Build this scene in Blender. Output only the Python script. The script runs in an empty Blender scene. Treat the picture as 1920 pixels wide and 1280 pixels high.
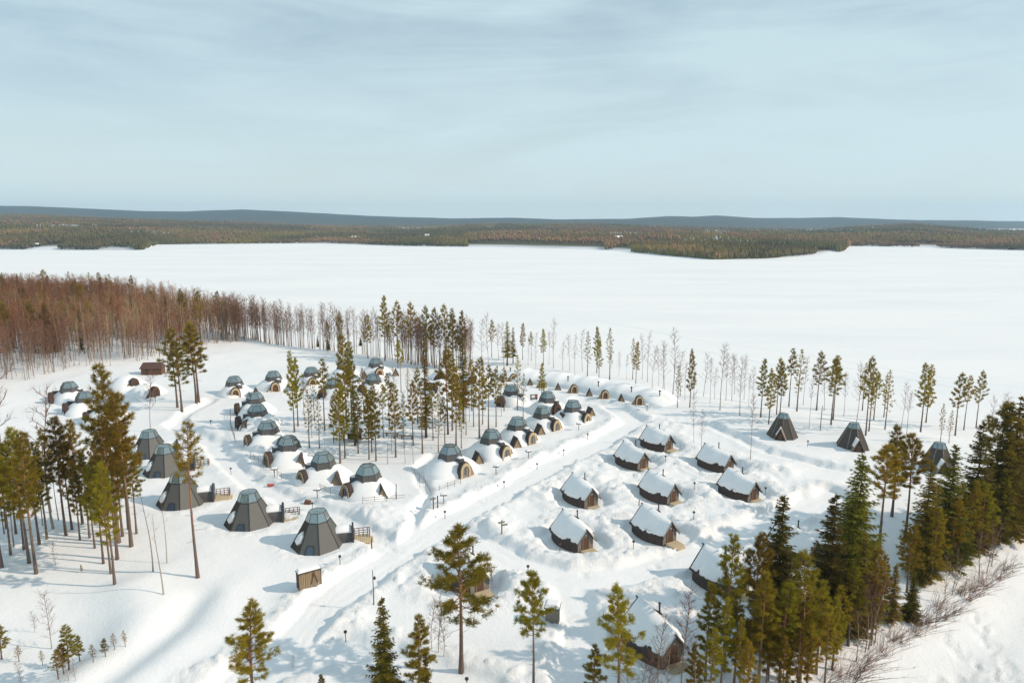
import bpy, math, random
import numpy as np
from mathutils import Vector, Matrix

# ------------------------------------------------------------------ camera, world, sun, exposure
S = bpy.context.scene
CAM_H = 45.0
FPX = 1280.0                                   # focal length in pixels of the 1920 wide photograph
HORIZON = 418.0
PITCH = math.atan((640 - HORIZON) / FPX)
cam = bpy.data.cameras.new('camera'); cam.lens = 24; cam.sensor_width = 36
cam.clip_start = 0.5; cam.clip_end = 40000
co = bpy.data.objects.new('camera', cam); S.collection.objects.link(co)
co.location = (0, 0, CAM_H); co.rotation_euler = (math.pi / 2 - PITCH, 0, 0)
S.camera = co

SUN_EL = math.radians(32)
SUN_AZ = math.radians(8)                       # 0 = from the right (+X), positive = turned behind the camera
sun_dir = Vector((math.cos(SUN_AZ) * math.cos(SUN_EL), -math.sin(SUN_AZ) * math.cos(SUN_EL), math.sin(SUN_EL)))
sl = bpy.data.lights.new('sun', 'SUN'); sl.energy = 3.45; sl.angle = math.radians(0.6); sl.color = (1, 0.83, 0.66)
so = bpy.data.objects.new('sun', sl); S.collection.objects.link(so)
so.rotation_euler = sun_dir.to_track_quat('Z', 'Y').to_euler(); so.location = (200, -50, 150)

W = bpy.data.worlds.new('World'); S.world = W; W.use_nodes = True
nt = W.node_tree; nt.nodes.clear()
def nd(t, typ, **kw):
    n = t.nodes.new(typ)
    for k, v in kw.items(): setattr(n, k, v)
    return n
SKY_STRENGTH = 0.1
wo = nd(nt, 'ShaderNodeOutputWorld'); bg = nd(nt, 'ShaderNodeBackground'); bg.inputs[1].default_value = SKY_STRENGTH
sky = nd(nt, 'ShaderNodeTexSky', sky_type='NISHITA', sun_disc=False)
sky.sun_elevation = SUN_EL; sky.sun_rotation = math.atan2(sun_dir.x, sun_dir.y)
sky.air_density = 1.2; sky.dust_density = .4; sky.ozone_density = 2.0
tc = nd(nt, 'ShaderNodeTexCoord'); mp = nd(nt, 'ShaderNodeMapping'); mp.inputs['Scale'].default_value = (1.0, 1.0, 4.2)
mp.inputs['Rotation'].default_value = (0.05, 0.12, 0.6)
n1 = nd(nt, 'ShaderNodeTexNoise'); n1.inputs['Scale'].default_value = 1.5; n1.inputs['Detail'].default_value = 9; n1.inputs['Roughness'].default_value = .54; n1.inputs['Distortion'].default_value = .55
rp = nd(nt, 'ShaderNodeValToRGB'); rp.color_ramp.elements[0].position = .36; rp.color_ramp.elements[1].position = .64
rp.color_ramp.elements[0].color = (.40, .40, .40, 1); rp.color_ramp.elements[1].color = (.98, .98, .98, 1)
mx = nd(nt, 'ShaderNodeMix', data_type='RGBA')
nt.links.new(tc.outputs['Generated'], mp.inputs[0]); nt.links.new(mp.outputs[0], n1.inputs['Vector'])
mp2 = nd(nt, 'ShaderNodeMapping'); mp2.inputs['Scale'].default_value = (1.2, 3.2, 13); mp2.inputs['Rotation'].default_value = (.1, .22, .9)
n2 = nd(nt, 'ShaderNodeTexNoise'); n2.inputs['Scale'].default_value = 1.6; n2.inputs['Detail'].default_value = 10; n2.inputs['Roughness'].default_value = .62; n2.inputs['Distortion'].default_value = .8
nt.links.new(tc.outputs['Generated'], mp2.inputs[0]); nt.links.new(mp2.outputs[0], n2.inputs['Vector'])
ms_ = nd(nt, 'ShaderNodeMath', operation='MULTIPLY_ADD'); nt.links.new(n2.outputs['Fac'], ms_.inputs[0]); ms_.inputs[1].default_value = .5
sb_ = nd(nt, 'ShaderNodeMath', operation='SUBTRACT'); nt.links.new(n1.outputs['Fac'], sb_.inputs[0]); sb_.inputs[1].default_value = .25; nt.links.new(sb_.outputs[0], ms_.inputs[2])
nt.links.new(ms_.outputs[0], rp.inputs[0]); nt.links.new(rp.outputs[0], mx.inputs[0])
nt.links.new(sky.outputs[0], mx.inputs[6]); mx.inputs[7].default_value = (5.7, 7.35, 8.0, 1)   # thin high veil of cloud
sx = nd(nt, 'ShaderNodeSeparateXYZ'); nt.links.new(tc.outputs['Generated'], sx.inputs[0])              # the veil looks thicker and paler towards the horizon
ab = nd(nt, 'ShaderNodeMath', operation='SUBTRACT', use_clamp=True); ab.inputs[0].default_value = 1; nt.links.new(sx.outputs['Z'], ab.inputs[1])
pw_ = nd(nt, 'ShaderNodeMath', operation='POWER'); nt.links.new(ab.outputs[0], pw_.inputs[0]); pw_.inputs[1].default_value = 7
m7 = nd(nt, 'ShaderNodeMath', operation='MULTIPLY'); nt.links.new(pw_.outputs[0], m7.inputs[0]); m7.inputs[1].default_value = .8
mh = nd(nt, 'ShaderNodeMix', data_type='RGBA'); nt.links.new(m7.outputs[0], mh.inputs[0]); nt.links.new(mx.outputs[2], mh.inputs[6]); mh.inputs[7].default_value = (7.9, 9.1, 9.2, 1)
nt.links.new(mh.outputs[2], bg.inputs[0]); nt.links.new(bg.outputs[0], wo.inputs[0])

S.view_settings.view_transform = 'Standard'; S.view_settings.look = 'None'
S.view_settings.exposure = 0.0; S.view_settings.gamma = 1.0; S.view_settings.use_curve_mapping = False
S.render.engine = 'CYCLES'
cy = S.cycles
cy.use_denoising = True; cy.max_bounces = 5; cy.diffuse_bounces = 3; cy.glossy_bounces = 2
cy.transmission_bounces = 3; cy.transparent_max_bounces = 8; cy.volume_bounces = 1
cy.use_adaptive_sampling = True; cy.adaptive_threshold = 0.01
cy.sample_clamp_indirect = 5

random.seed(5)
RNG = np.random.default_rng(7)
COL = S.collection.objects

# ------------------------------------------------------------------ picking points on the ground
cp, sp = math.cos(PITCH), math.sin(PITCH)
def ray(px, py):
    a = (px - 960) / FPX; b = (640 - py) / FPX
    return (a, cp + b * sp, -sp + b * cp)
def on_plane(px, py, z=0.0):
    d = ray(px, py); t = (z - CAM_H) / d[2]
    return (d[0] * t, d[1] * t)
def P(px, py):
    z = 0.3
    for _ in range(6):
        x, y = on_plane(px, py, z); z = zat(x, y)
    return x, y, z
def top_height(y, ty):
    t = (640 - ty) / FPX
    return CAM_H - y * (sp - t * cp) / (cp + t * sp)

# ------------------------------------------------------------------ noise and terrain
def vnoise(x, y, seed=0):
    xi = np.floor(x).astype(np.int64); yi = np.floor(y).astype(np.int64)
    fx = x - xi; fy = y - yi; fx = fx * fx * (3 - 2 * fx); fy = fy * fy * (3 - 2 * fy)
    def h(a, b):
        n = (a * 374761393 + b * 668265263 + seed * 1442695041) & 0x7fffffff
        n = ((n ^ (n >> 13)) * 1274126177) & 0x7fffffff
        return ((n ^ (n >> 16)) & 0xffff) / 65535.0
    return (h(xi, yi) * (1 - fx) + h(xi + 1, yi) * fx) * (1 - fy) + (h(xi, yi + 1) * (1 - fx) + h(xi + 1, yi + 1) * fx) * fy
def fbm(x, y, seed=0, o=4):
    s = 0; a = .5; t = 0
    for i in range(o):
        s = s + a * vnoise(x + 17.3 * i, y - 9.1 * i, seed + i); t += a; a *= .5; x = x * 2.03; y = y * 2.03
    return s / t
def sm(a, b, x):
    t = np.clip((x - a) / (b - a), 0, 1); return t * t * (3 - 2 * t)
def seg_dist(x, y, pts):
    """distance to a polyline and the position along it, 0 to 1"""
    best = np.full(x.shape, 1e9); pos = np.zeros(x.shape); n = len(pts) - 1
    for i in range(n):
        (x0, y0), (x1, y1) = pts[i], pts[i + 1]
        dx, dy = x1 - x0, y1 - y0; L = dx * dx + dy * dy + 1e-9
        t = np.clip(((x - x0) * dx + (y - y0) * dy) / L, 0, 1)
        d = np.hypot(x - x0 - t * dx, y - y0 - t * dy); m = d < best
        best = np.where(m, d, best); pos = np.where(m, (i + t) / n, pos)
    return best, pos
LAKE_Z = -2.5
SHORE = [on_plane(a, b, LAKE_Z) for a, b in ((-500, 545), (0, 565), (200, 575), (330, 600), (430, 630), (520, 652), (700, 668), (900, 690), (1100, 712), (1300, 745), (1600, 795), (1900, 850), (2500, 960))]
SHX = np.array([p[0] for p in SHORE]); SHY = np.array([p[1] for p in SHORE]); _o = np.argsort(SHX); SHX = SHX[_o]; SHY = SHY[_o]
BANK = [on_plane(a, b) for a, b in ((1480, 1330), (1570, 1282), (1650, 1235), (1720, 1195), (1790, 1155), (1850, 1110), (1920, 1050), (2050, 960), (2300, 850))]
def pl(*pts): return [on_plane(a, b) for a, b in pts]
ROADS = [  # (centre line, width)
    (pl((380, 1330), (480, 1265), (560, 1190), (610, 1132), (645, 1105), (745, 1038), (830, 985), (920, 938), (1030, 876), (1133, 826), (1190, 792), (1150, 764), (1090, 752)), 6.0, 0.85),
    (pl((800, 1000), (880, 1010), (960, 1052), (1060, 1083), (1170, 1078), (1290, 1046), (1390, 1000), (1480, 965), (1560, 930)), 5.6, 0.8),
    (pl((1060, 1083), (1075, 1130), (1090, 1180), (1080, 1240), (1075, 1330)), 4.4, 0.6),
    (pl((330, 800), (400, 835), (425, 868), (470, 905), (540, 938), (640, 975), (745, 1038)), 4.2, 0.35),
    (pl((395, 755), (350, 778), (330, 800)), 3.2, 0.25),
    (pl((1190, 792), (1330, 800), (1440, 850), (1560, 880), (1700, 900)), 3.0, 0.3),
    (pl((480, 1265), (640, 1215), (760, 1245), (900, 1290)), 4.5, 0.6),
    (pl((812, 855), (780, 878), (790, 905), (803, 932), (782, 962), (774, 1000)), 1.7, .22),
]
HUTS = [  # gable foot in the photograph, turn in degrees, scale
    (1098, 1030, 27, 1.0), (1256, 1016, 27, 1.0), (1109, 949, 27, 1.0), (1262, 941, 29, 1.0), (1206, 878, 31, 1.0),
    (1254, 843, 33, 1.0), (1367, 883, 31, 1.0), (1413, 937, 30, 1.0), (1392, 1112, 30, 1.05), (1262, 1243, 24, 1.08),
    (1525, 1052, 27, 1.0), (900, 1108, 30, 1.0)]
_hx = [on_plane(a, b) for a, b, _, _ in HUTS]
HUTC = [(x - 2.9 * math.sin(math.radians(t)), y + 2.9 * math.cos(math.radians(t))) for (x, y), (_, _, t, _) in zip(_hx, HUTS)]
CABINS = [(598, 1018), (470, 978), (342, 944), (312, 886), (283, 852)]
CABC = [on_plane(a, b) for a, b in CABINS]
def HT(x, y):
    shy = np.interp(x, SHX, SHY)
    z = 0.5 - (0.5 - LAKE_Z) * sm(-16, 10, y - shy)
    land = 1 - sm(-14, 4, y - shy)
    near = y < 300
    # drifts
    z = z + land * ((fbm(x / 26, y / 26, 3) - .5) * 1.1 + (fbm(x / 6, y / 6, 9) - .5) * .32)
    far_rise = sm(-40, -170, x) * sm(150, 240, y) * land * 3.0
    z = z + far_rise
    if not near.any(): return z
    lump = fbm(x / 1.5, y / 1.5, 21, 4); lump2 = fbm(x / .6, y / .6, 33, 2)
    floor = np.zeros(x.shape); bank = np.zeros(x.shape); rut = np.zeros(x.shape)
    for i, (pts, w, bk) in enumerate(ROADS):
        d, _ = seg_dist(x, y, pts)
        d = d + (fbm(x / 3, y / 3, 40 + i, 3) - .5) * 1.6
        floor = np.maximum(floor, 1 - sm(w / 2 - .7, w / 2 + .6, d))
        bank = np.maximum(bank, np.exp(-((d - w / 2 - 1.2) / 1.5) ** 2) * bk)
        rut = np.maximum(rut, np.exp(-((d - .95) / .32) ** 2) + .8 * np.exp(-((d - 2.1) / .3) ** 2) * (w > 5))
    for (hx, hy) in HUTC:
        d = np.hypot(x - hx, y - hy) + (fbm(x / 3, y / 3, 77, 3) - .5) * 3.2
        floor = np.maximum(floor, 1 - sm(4.2, 5.4, d))
        bank = np.maximum(bank, np.exp(-((d - 7.0) / 1.9) ** 2) * .8)
    for (hx, hy) in CABC:
        d = np.hypot(x - hx, y - hy)
        bank = np.maximum(bank, np.exp(-((d - 5.6) / 1.2) ** 2) * .4)
    z = z - floor * (.45 + .12 * (fbm(x / 4, y / 4, 50, 3) - .5)) - floor * z * .6 - floor * rut * .10 * fbm(x / 2, y / 2, 99, 2)
    bank = bank * (1 - floor) * land
    z = z + bank * (.02 + .6 * np.clip(lump - .34, 0, 1) + .6 * np.clip(lump2 - .42, 0, 1) + .25 * (fbm(x / 5, y / 5, 61, 2) - .4))
    clod = np.clip(vnoise(x / .8, y / .8, 131) - .66, 0, 1) * 2.4                 # thrown blocks of snow
    z = z + clod * np.clip(bank * 1.7 - .2, 0, 1) * .7
    for hx, hy, hr, hh in HEAPS:
        m = np.exp(-((x - hx) ** 2 + ((y - hy) * .8) ** 2) / hr ** 2) * (1 - floor * .8); z = z + m * hh * (.2 + .8 * lump + .6 * (lump2 - .5)); bank = np.maximum(bank, m * .8)
    # bank down to the open field at the lower right
    sd, _ = seg_dist(x, y, BANK); bx = np.array([p[0] for p in BANK]); by = np.array([p[1] for p in BANK])
    side = x - np.interp(y, by, bx); lim = 1 - sm(120, 150, y)
    s = np.where(side > 0, sd, -sd)
    z = z - 2.2 * sm(-6, 5, s) * lim
    ff = sm(3, 7, s) * lim
    trail = 0
    for tp in TRAILS:
        d, _ = seg_dist(x, y, tp); trail = np.maximum(trail, np.exp(-(d / 1.1) ** 2)) if not isinstance(trail, int) else np.exp(-(d / 1.1) ** 2)
    z = z - trail * np.clip(vnoise(x / .5, y / .5, 141) - .25, 0, 1) * .42
    ROUGH.insert(0, np.clip(bank * 1.1 + trail * .6 + ff * .15, 0, 1)) if x.size > 10000 else None
    # lower left: plateau edge, mound and gully
    for (pts, wd, hh) in LL:
        d, t = seg_dist(x, y, pts); z = z + hh * np.exp(-(d / wd) ** 2)
    z = z - 2.3 * sm(-4, 12, EDGE_X(y) - x) * sm(80, 64, y)
    return z
ROUGH = []
HEAPS = [(*on_plane(a, b), r, h) for a, b, r, h in ((925, 985, 3, .9), (908, 1000, 2.5, .8), (1090, 895, 3.2, .8), (1130, 905, 3, .9), (1440, 885, 3, .9), (1470, 888, 3.2, 1.0), (1010, 925, 2.5, .7), (720, 965, 3, .8), (690, 960, 2.5, .7), (1230, 798, 4, .9), (1275, 806, 4, .9), (990, 1098, 2.8, .9), (955, 1085, 2.5, .7), (650, 1168, 2.2, .9), (1180, 930, 2.6, .8), (1330, 930, 2.5, .6), (1120, 762, 3, .8), (1160, 778, 3.5, .7), (520, 935, 2.5, .7), (560, 950, 2.5, .6), (440, 880, 2.6, .8), (1300, 995, 2.4, .7), (1150, 1010, 2.4, .7))]
TRAILS = [pl((1760, 1160), (1800, 1195), (1850, 1225), (1920, 1250), (2000, 1270)), pl((1830, 1130), (1860, 1180), (1900, 1230), (1910, 1290)), pl((1690, 1275), (1760, 1255), (1850, 1240), (1930, 1245)), pl((1900, 1040), (1960, 1060), (2050, 1090)), pl((1095, 1045), (1100, 1075)), pl((1258, 1030), (1230, 1062)), pl((1110, 960), (1150, 985), (1180, 1040)), pl((1205, 890), (1170, 880), (1120, 850)), pl((1262, 955), (1310, 965), (1340, 1010)), pl((1368, 895), (1330, 905), (1280, 880), (1200, 850)), pl((1414, 950), (1440, 970)), pl((1470, 840), (1420, 850), (1340, 850)), pl((1598, 858), (1540, 870)), pl((880, 915), (900, 940)), pl((955, 870), (985, 895)), pl((1003, 842), (1040, 865)), pl((656, 950), (640, 968)), pl((563, 912), (560, 935)), pl((493, 882), (480, 905)), pl((650, 1000), (720, 1010), (745, 1030)), pl((520, 975), (600, 975), (660, 985)), pl((400, 940), (450, 925), (500, 925)), pl((1040, 1170), (1075, 1150)), pl((905, 1115), (940, 1085))]
LL = [(pl((372, 1128), (330, 1180), (270, 1228), (180, 1290)), 2.2, -.7), (pl((250, 1112), (262, 1150), (225, 1215), (150, 1262)), 3.6, .9),
      (pl((420, 1120), (390, 1180), (330, 1235), (260, 1290)), 3.0, .5)]
_e = pl((-300, 1000), (0, 1082), (215, 1108), (300, 1150), (240, 1220), (120, 1300))
_ey = np.array([p[1] for p in _e])[::-1]; _ex = np.array([p[0] for p in _e])[::-1]
def EDGE_X(y): return np.interp(y, _ey, _ex + 2)

# ------------------------------------------------------------------ materials
MATS = {}
def mat(name, base, rough=.8, noise=None, bump=None, attr=None, rand=0.0, spec=.3, metallic=0, wave=None, alpha=None, translucent=0.0):
    """noise = (scale, amount, second colour); bump = (scale, strength, distance); wave = (scale, axis, second colour)"""
    m = bpy.data.materials.new(name); m.use_nodes = True; t = m.node_tree; b = t.nodes['Principled BSDF']
    b.inputs['Roughness'].default_value = rough; b.inputs['Specular IOR Level'].default_value = spec; b.inputs['Metallic'].default_value = metallic
    L = t.links.new
    c = nd(t, 'ShaderNodeRGB'); c.outputs[0].default_value = (*base, 1); col = c.outputs[0]
    tex = nd(t, 'ShaderNodeTexCoord')
    if attr:
        a = nd(t, 'ShaderNodeAttribute', attribute_name=attr); col = a.outputs['Color']
    if wave:
        wv = nd(t, 'ShaderNodeTexWave', bands_direction=wave[1]); wv.inputs['Scale'].default_value = wave[0]; wv.inputs['Distortion'].default_value = .6
        L(tex.outputs['Object'], wv.inputs['Vector'])
        r = nd(t, 'ShaderNodeValToRGB'); r.color_ramp.elements[0].position = .02; r.color_ramp.elements[1].position = .22
        L(wv.outputs['Fac'], r.inputs[0])
        mm = nd(t, 'ShaderNodeMix', data_type='RGBA'); L(r.outputs[0], mm.inputs[0]); mm.inputs[6].default_value = (*wave[2], 1); L(col, mm.inputs[7]); col = mm.outputs[2]
        wb = nd(t, 'ShaderNodeBump'); wb.inputs['Strength'].default_value = .6; wb.inputs['Distance'].default_value = .02
        L(r.outputs[0], wb.inputs['Height']); L(wb.outputs[0], b.inputs['Normal'])
    if noise:
        n = nd(t, 'ShaderNodeTexNoise'); n.inputs['Scale'].default_value = noise[0]; n.inputs['Detail'].default_value = 6; n.inputs['Roughness'].default_value = .6
        L(tex.outputs['Object'], n.inputs['Vector'])
        r = nd(t, 'ShaderNodeMapRange'); r.inputs[1].default_value = .35; r.inputs[2].default_value = .65; r.inputs[4].default_value = noise[1]
        L(n.outputs['Fac'], r.inputs[0])
        mm = nd(t, 'ShaderNodeMix', data_type='RGBA'); L(r.outputs[0], mm.inputs[0]); L(col, mm.inputs[6]); mm.inputs[7].default_value = (*noise[2], 1); col = mm.outputs[2]
    if rand:
        oi = nd(t, 'ShaderNodeObjectInfo'); hv = nd(t, 'ShaderNodeHueSaturation')
        r1 = nd(t, 'ShaderNodeMapRange'); r1.inputs[3].default_value = 1 - rand; r1.inputs[4].default_value = 1 + rand
        r2 = nd(t, 'ShaderNodeMapRange'); r2.inputs[3].default_value = .5 - rand * .07; r2.inputs[4].default_value = .5 + rand * .07
        mu = nd(t, 'ShaderNodeMath', operation='MULTIPLY'); mu.inputs[1].default_value = 7.31; fr = nd(t, 'ShaderNodeMath', operation='FRACT')
        L(oi.outputs['Random'], r1.inputs[0]); L(oi.outputs['Random'], mu.inputs[0]); L(mu.outputs[0], fr.inputs[0]); L(fr.outputs[0], r2.inputs[0])
        L(r1.outputs[0], hv.inputs['Value']); L(r2.outputs[0], hv.inputs['Hue']); L(col, hv.inputs['Color']); col = hv.outputs[0]
    L(col, b.inputs['Base Color'])
    if bump:
        n = nd(t, 'ShaderNodeTexNoise'); n.inputs['Scale'].default_value = bump[0]; n.inputs['Detail'].default_value = 8; n.inputs['Roughness'].default_value = .62
        L(tex.outputs['Object'], n.inputs['Vector'])
        bm = nd(t, 'ShaderNodeBump'); bm.inputs['Strength'].default_value = bump[1]; bm.inputs['Distance'].default_value = bump[2]
        L(n.outputs['Fac'], bm.inputs['Height'])
        if wave: L(wb.outputs[0], bm.inputs['Normal'])
        L(bm.outputs[0], b.inputs['Normal'])
    if translucent:
        tr = nd(t, 'ShaderNodeBsdfTranslucent'); L(col, tr.inputs[0]); ms = nd(t, 'ShaderNodeMixShader'); ms.inputs[0].default_value = translucent
        L(b.outputs[0], ms.inputs[1]); L(tr.outputs[0], ms.inputs[2]); L(ms.outputs[0], t.nodes['Material Output'].inputs[0])
    if alpha is not None:
        tr = nd(t, 'ShaderNodeBsdfTransparent'); tr.inputs[0].default_value = (.84, .9, .9, 1); ms = nd(t, 'ShaderNodeMixShader'); ms.inputs[0].default_value = alpha
        L(tr.outputs[0], ms.inputs[1]); L(b.outputs[0], ms.inputs[2]); L(ms.outputs[0], t.nodes['Material Output'].inputs[0])
    MATS[name] = m
    return m
SNOW = mat('snow', (.885, .882, .88), .75, spec=.15, noise=(.12, .2, (.83, .845, .86)), bump=(2.4, .5, .14))
def rough_snow(m):
    t = m.node_tree; b = t.nodes['Principled BSDF']; L = t.links.new; at = nd(t, 'ShaderNodeAttribute', attribute_name='rough'); tex = nd(t, 'ShaderNodeTexCoord')
    n = nd(t, 'ShaderNodeTexNoise'); n.inputs['Scale'].default_value = 2.6; n.inputs['Detail'].default_value = 7; n.inputs['Roughness'].default_value = .7; L(tex.outputs['Object'], n.inputs['Vector'])
    mu = nd(t, 'ShaderNodeMath', operation='MULTIPLY'); L(n.outputs['Fac'], mu.inputs[0]); L(at.outputs['Fac'], mu.inputs[1])
    bm = nd(t, 'ShaderNodeBump'); bm.inputs['Strength'].default_value = .8; bm.inputs['Distance'].default_value = .28; L(mu.outputs[0], bm.inputs['Height'])
    L(b.inputs['Normal'].links[0].from_socket, bm.inputs['Normal']); L(bm.outputs[0], b.inputs['Normal'])
rough_snow(SNOW)
def lake_tone(m):
    """broad wind-packed patches and streaks"""
    t = m.node_tree; b = t.nodes['Principled BSDF']; L = t.links.new; tex = nd(t, 'ShaderNodeTexCoord'); mp = nd(t, 'ShaderNodeMapping'); mp.inputs['Scale'].default_value = (.006, .02, .01); mp.inputs['Rotation'].default_value = (0, 0, .35)
    n = nd(t, 'ShaderNodeTexNoise'); n.inputs['Scale'].default_value = 1; n.inputs['Detail'].default_value = 8; n.inputs['Roughness'].default_value = .6; L(tex.outputs['Object'], mp.inputs[0]); L(mp.outputs[0], n.inputs['Vector'])
    r = nd(t, 'ShaderNodeMapRange'); r.inputs[1].default_value = .42; r.inputs[2].default_value = .7; r.inputs[4].default_value = .75; L(n.outputs['Fac'], r.inputs[0])
    mm = nd(t, 'ShaderNodeMix', data_type='RGBA'); L(r.outputs[0], mm.inputs[0]); L(b.inputs['Base Color'].links[0].from_socket, mm.inputs[6]); mm.inputs[7].default_value = (.78, .80, .82, 1); L(mm.outputs[2], b.inputs['Base Color'])
lake_tone(SNOW)
SNOWCAP = mat('packed snow', (.88, .882, .885), .75, spec=.15, bump=(1.1, .35, .12))
LAKESNOW = SNOW
NEEDLE = mat('pine needles', (.34, .248, .014), .7, noise=(.6, .6, (.20, .158, .013)), rand=.32, translucent=.5)
SPRUCE = mat('spruce needles', (.23, .18, .013), .7, noise=(.6, .6, (.10, .085, .012)), rand=.42, translucent=.42)
TWIG = mat('birch twigs', (.20, .10, .06), .9, noise=(.5, .4, (.14, .066, .042)), rand=.25)
BARKP = mat('pine bark', (.2, .1, .06), .9, attr='tint', noise=(3, .4, (.10, .065, .05)), rand=.15)
BARKB = mat('birch bark', (.42, .37, .32), .9, attr='tint', noise=(2.2, .5, (.16, .12, .1)), rand=.2)
BARKS = mat('spruce bark', (.09, .065, .05), .9, noise=(3, .4, (.06, .045, .04)))
DARKWOOD = mat('dark tarred planks', (.085, .062, .056), .85, noise=(1.5, .6, (.045, .034, .032)), wave=(2.4, 'X', (.02, .016, .015)))
GREYWOOD = mat('weathered grey boards', (.31, .27, .225), .85, noise=(2.5, .6, (.19, .16, .13)), wave=(2.2, 'X', (.13, .11, .09)))
BROWNWOOD = mat('brown door boards', (.16, .085, .05), .8, noise=(2.5, .5, (.10, .05, .03)), wave=(3.2, 'X', (.04, .02, .015)))
LIGHTWOOD = mat('fresh pale timber', (.64, .53, .36), .75, noise=(3, .5, (.52, .40, .24)), wave=(1.2, 'X', (.3, .22, .13)))
PALEWOOD = mat('pale log frame', (.55, .43, .27), .75, noise=(3, .5, (.40, .29, .17)))
PANEL = mat('grey cladding sheet', (.105, .105, .097), .55, noise=(.5, .45, (.11, .108, .10)), bump=(6, .15, .02), spec=.4)
PANELD = mat('dark slate sheet', (.105, .10, .098), .6, noise=(.7, .5, (.075, .07, .07)), bump=(6, .2, .02), spec=.4)
SHINGLE = mat('brown shingles', (.09, .065, .055), .85, noise=(3, .6, (.05, .038, .033)), wave=(1.9, 'Z', (.02, .016, .014)))
FRAME = mat('dark steel frame', (.035, .037, .04), .5, spec=.5)
GLASS = mat('blue green glass', (.40, .49, .50), .05, spec=.9, metallic=.5, alpha=.66)
WINDOW = mat('dark window glass', (.05, .075, .11), .08, spec=.9)
METAL = mat('black metal', (.03, .03, .032), .55, spec=.5)
REDPL = mat('red plastic', (.55, .10, .06), .5)
WHITEP = mat('white sign paint', (.75, .75, .75), .6)
ROOFRED = mat('red brown sheet roof', (.12, .065, .052), .7, noise=(1.5, .4, (.08, .045, .038)))
LAND = mat('distant forest floor', (.1, .09, .06), .95, attr='tint', noise=(.01, .35, (.07, .055, .035)), spec=.05)
FARTREE = mat('distant trees', (.1, .09, .05), .95, attr='tint', spec=.05)

# ------------------------------------------------------------------ mesh builder
class MB:
    def __init__(s): s.v = []; s.f = []
    def add(s, vs, fs):
        o = len(s.v); s.v += [tuple(v) for v in vs]; s.f += [tuple(i + o for i in f) for f in fs]; return s
    def hexa(s, b, t):
        """bottom and top rings of the same length"""
        n = len(b)
        return s.add(list(b) + list(t), [tuple(range(n))[::-1], tuple(range(n, 2 * n))] + [(i, (i + 1) % n, n + (i + 1) % n, n + i) for i in range(n)])
    def box(s, c, d, rz=0):
        x, y, z = (v / 2 for v in d); R = Matrix.Rotation(rz, 3, 'Z')
        q = [R @ Vector(p) + Vector(c) for p in ((-x, -y, -z), (x, -y, -z), (x, y, -z), (-x, y, -z), (-x, -y, z), (x, -y, z), (x, y, z), (-x, y, z))]
        return s.hexa(q[:4], q[4:])
    def tube(s, pts, rad, n=6, cap=True):
        pts = [Vector(p) for p in pts]; rings = []
        for i, p in enumerate(pts):
            d = (pts[min(i + 1, len(pts) - 1)] - pts[max(i - 1, 0)]).normalized()
            a = d.orthogonal().normalized() if abs(d.z) < .95 else Vector((1, 0, 0)); a = (a - d * a.dot(d)).normalized(); b = d.cross(a)
            r = rad[i] if hasattr(rad, '__len__') else rad
            rings.append([p + (a * math.cos(2 * math.pi * k / n) + b * math.sin(2 * math.pi * k / n)) * r for k in range(n)])
        o = len(s.v)
        for r in rings: s.v += [tuple(v) for v in r]
        for i in range(len(rings) - 1):
            for k in range(n):
                s.f.append((o + i * n + k, o + i * n + (k + 1) % n, o + (i + 1) * n + (k + 1) % n, o + (i + 1) * n + k))
        if cap: s.f.append(tuple(range(o, o + n))[::-1]); e = o + (len(rings) - 1) * n; s.f.append(tuple(range(e, e + n)))
        return s
    def slab(s, quad, th):
        """a sheet through four points given thickness along its normal, inwards"""
        q = [Vector(p) for p in quad]; nrm = (q[1] - q[0]).cross(q[3] - q[0]).normalized()
        return s.hexa([p - nrm * th for p in q], q)
    def mesh(s, name, m, smooth=False):
        me = bpy.data.meshes.new(name); me.from_pydata(s.v, [], s.f); me.materials.append(m)
        if smooth: me.polygons.foreach_set('use_smooth', [True] * len(me.polygons))
        me.update(); return me
    def build(s, name, m, parent=None, smooth=False):
        return obj(name, s.mesh(name, m, smooth), parent)
def obj(name, me, parent=None, loc=None):
    o = bpy.data.objects.new(name, me); COL.link(o)
    if parent: o.parent = parent
    if loc: o.location = loc
    return o
def tag(o, label, cat, group=None):
    o['label'] = label; o['category'] = cat
    if group: o['group'] = group
    return o
def thing(name, label, cat, loc=(0, 0, 0), rz=0, group=None, sc=1.0):
    o = bpy.data.objects.new(name, None); COL.link(o); o.empty_display_size = .3
    o.location = loc; o.rotation_euler = (0, 0, rz); o.scale = (sc, sc, sc)
    return tag(o, label, cat, group)
def copy_tree(o, parent=None):
    c = o.copy(); COL.link(c)
    if parent: c.parent = parent
    for ch in KIDS.get(o.name, None) or o.children: copy_tree(ch, c)
    return c
KIDS = {}
def structure(o): o['kind'] = 'structure'; return o
def grid_mesh(name, X, Y, Z, m):
    r, c = X.shape; co_ = np.stack([X, Y, Z], -1).reshape(-1, 3).astype(np.float32)
    i = np.arange(r * c).reshape(r, c)
    q = np.stack([i[:-1, :-1], i[:-1, 1:], i[1:, 1:], i[1:, :-1]], -1).reshape(-1, 4)
    me = bpy.data.meshes.new(name); me.vertices.add(len(co_)); me.vertices.foreach_set('co', co_.ravel())
    me.loops.add(q.size); me.loops.foreach_set('vertex_index', q.ravel().astype(np.int32))
    me.polygons.add(len(q)); me.polygons.foreach_set('loop_start', np.arange(0, q.size, 4, dtype=np.int32))
    me.polygons.foreach_set('use_smooth', np.ones(len(q), bool)); me.materials.append(m); me.update(calc_edges=True)
    return me
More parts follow.
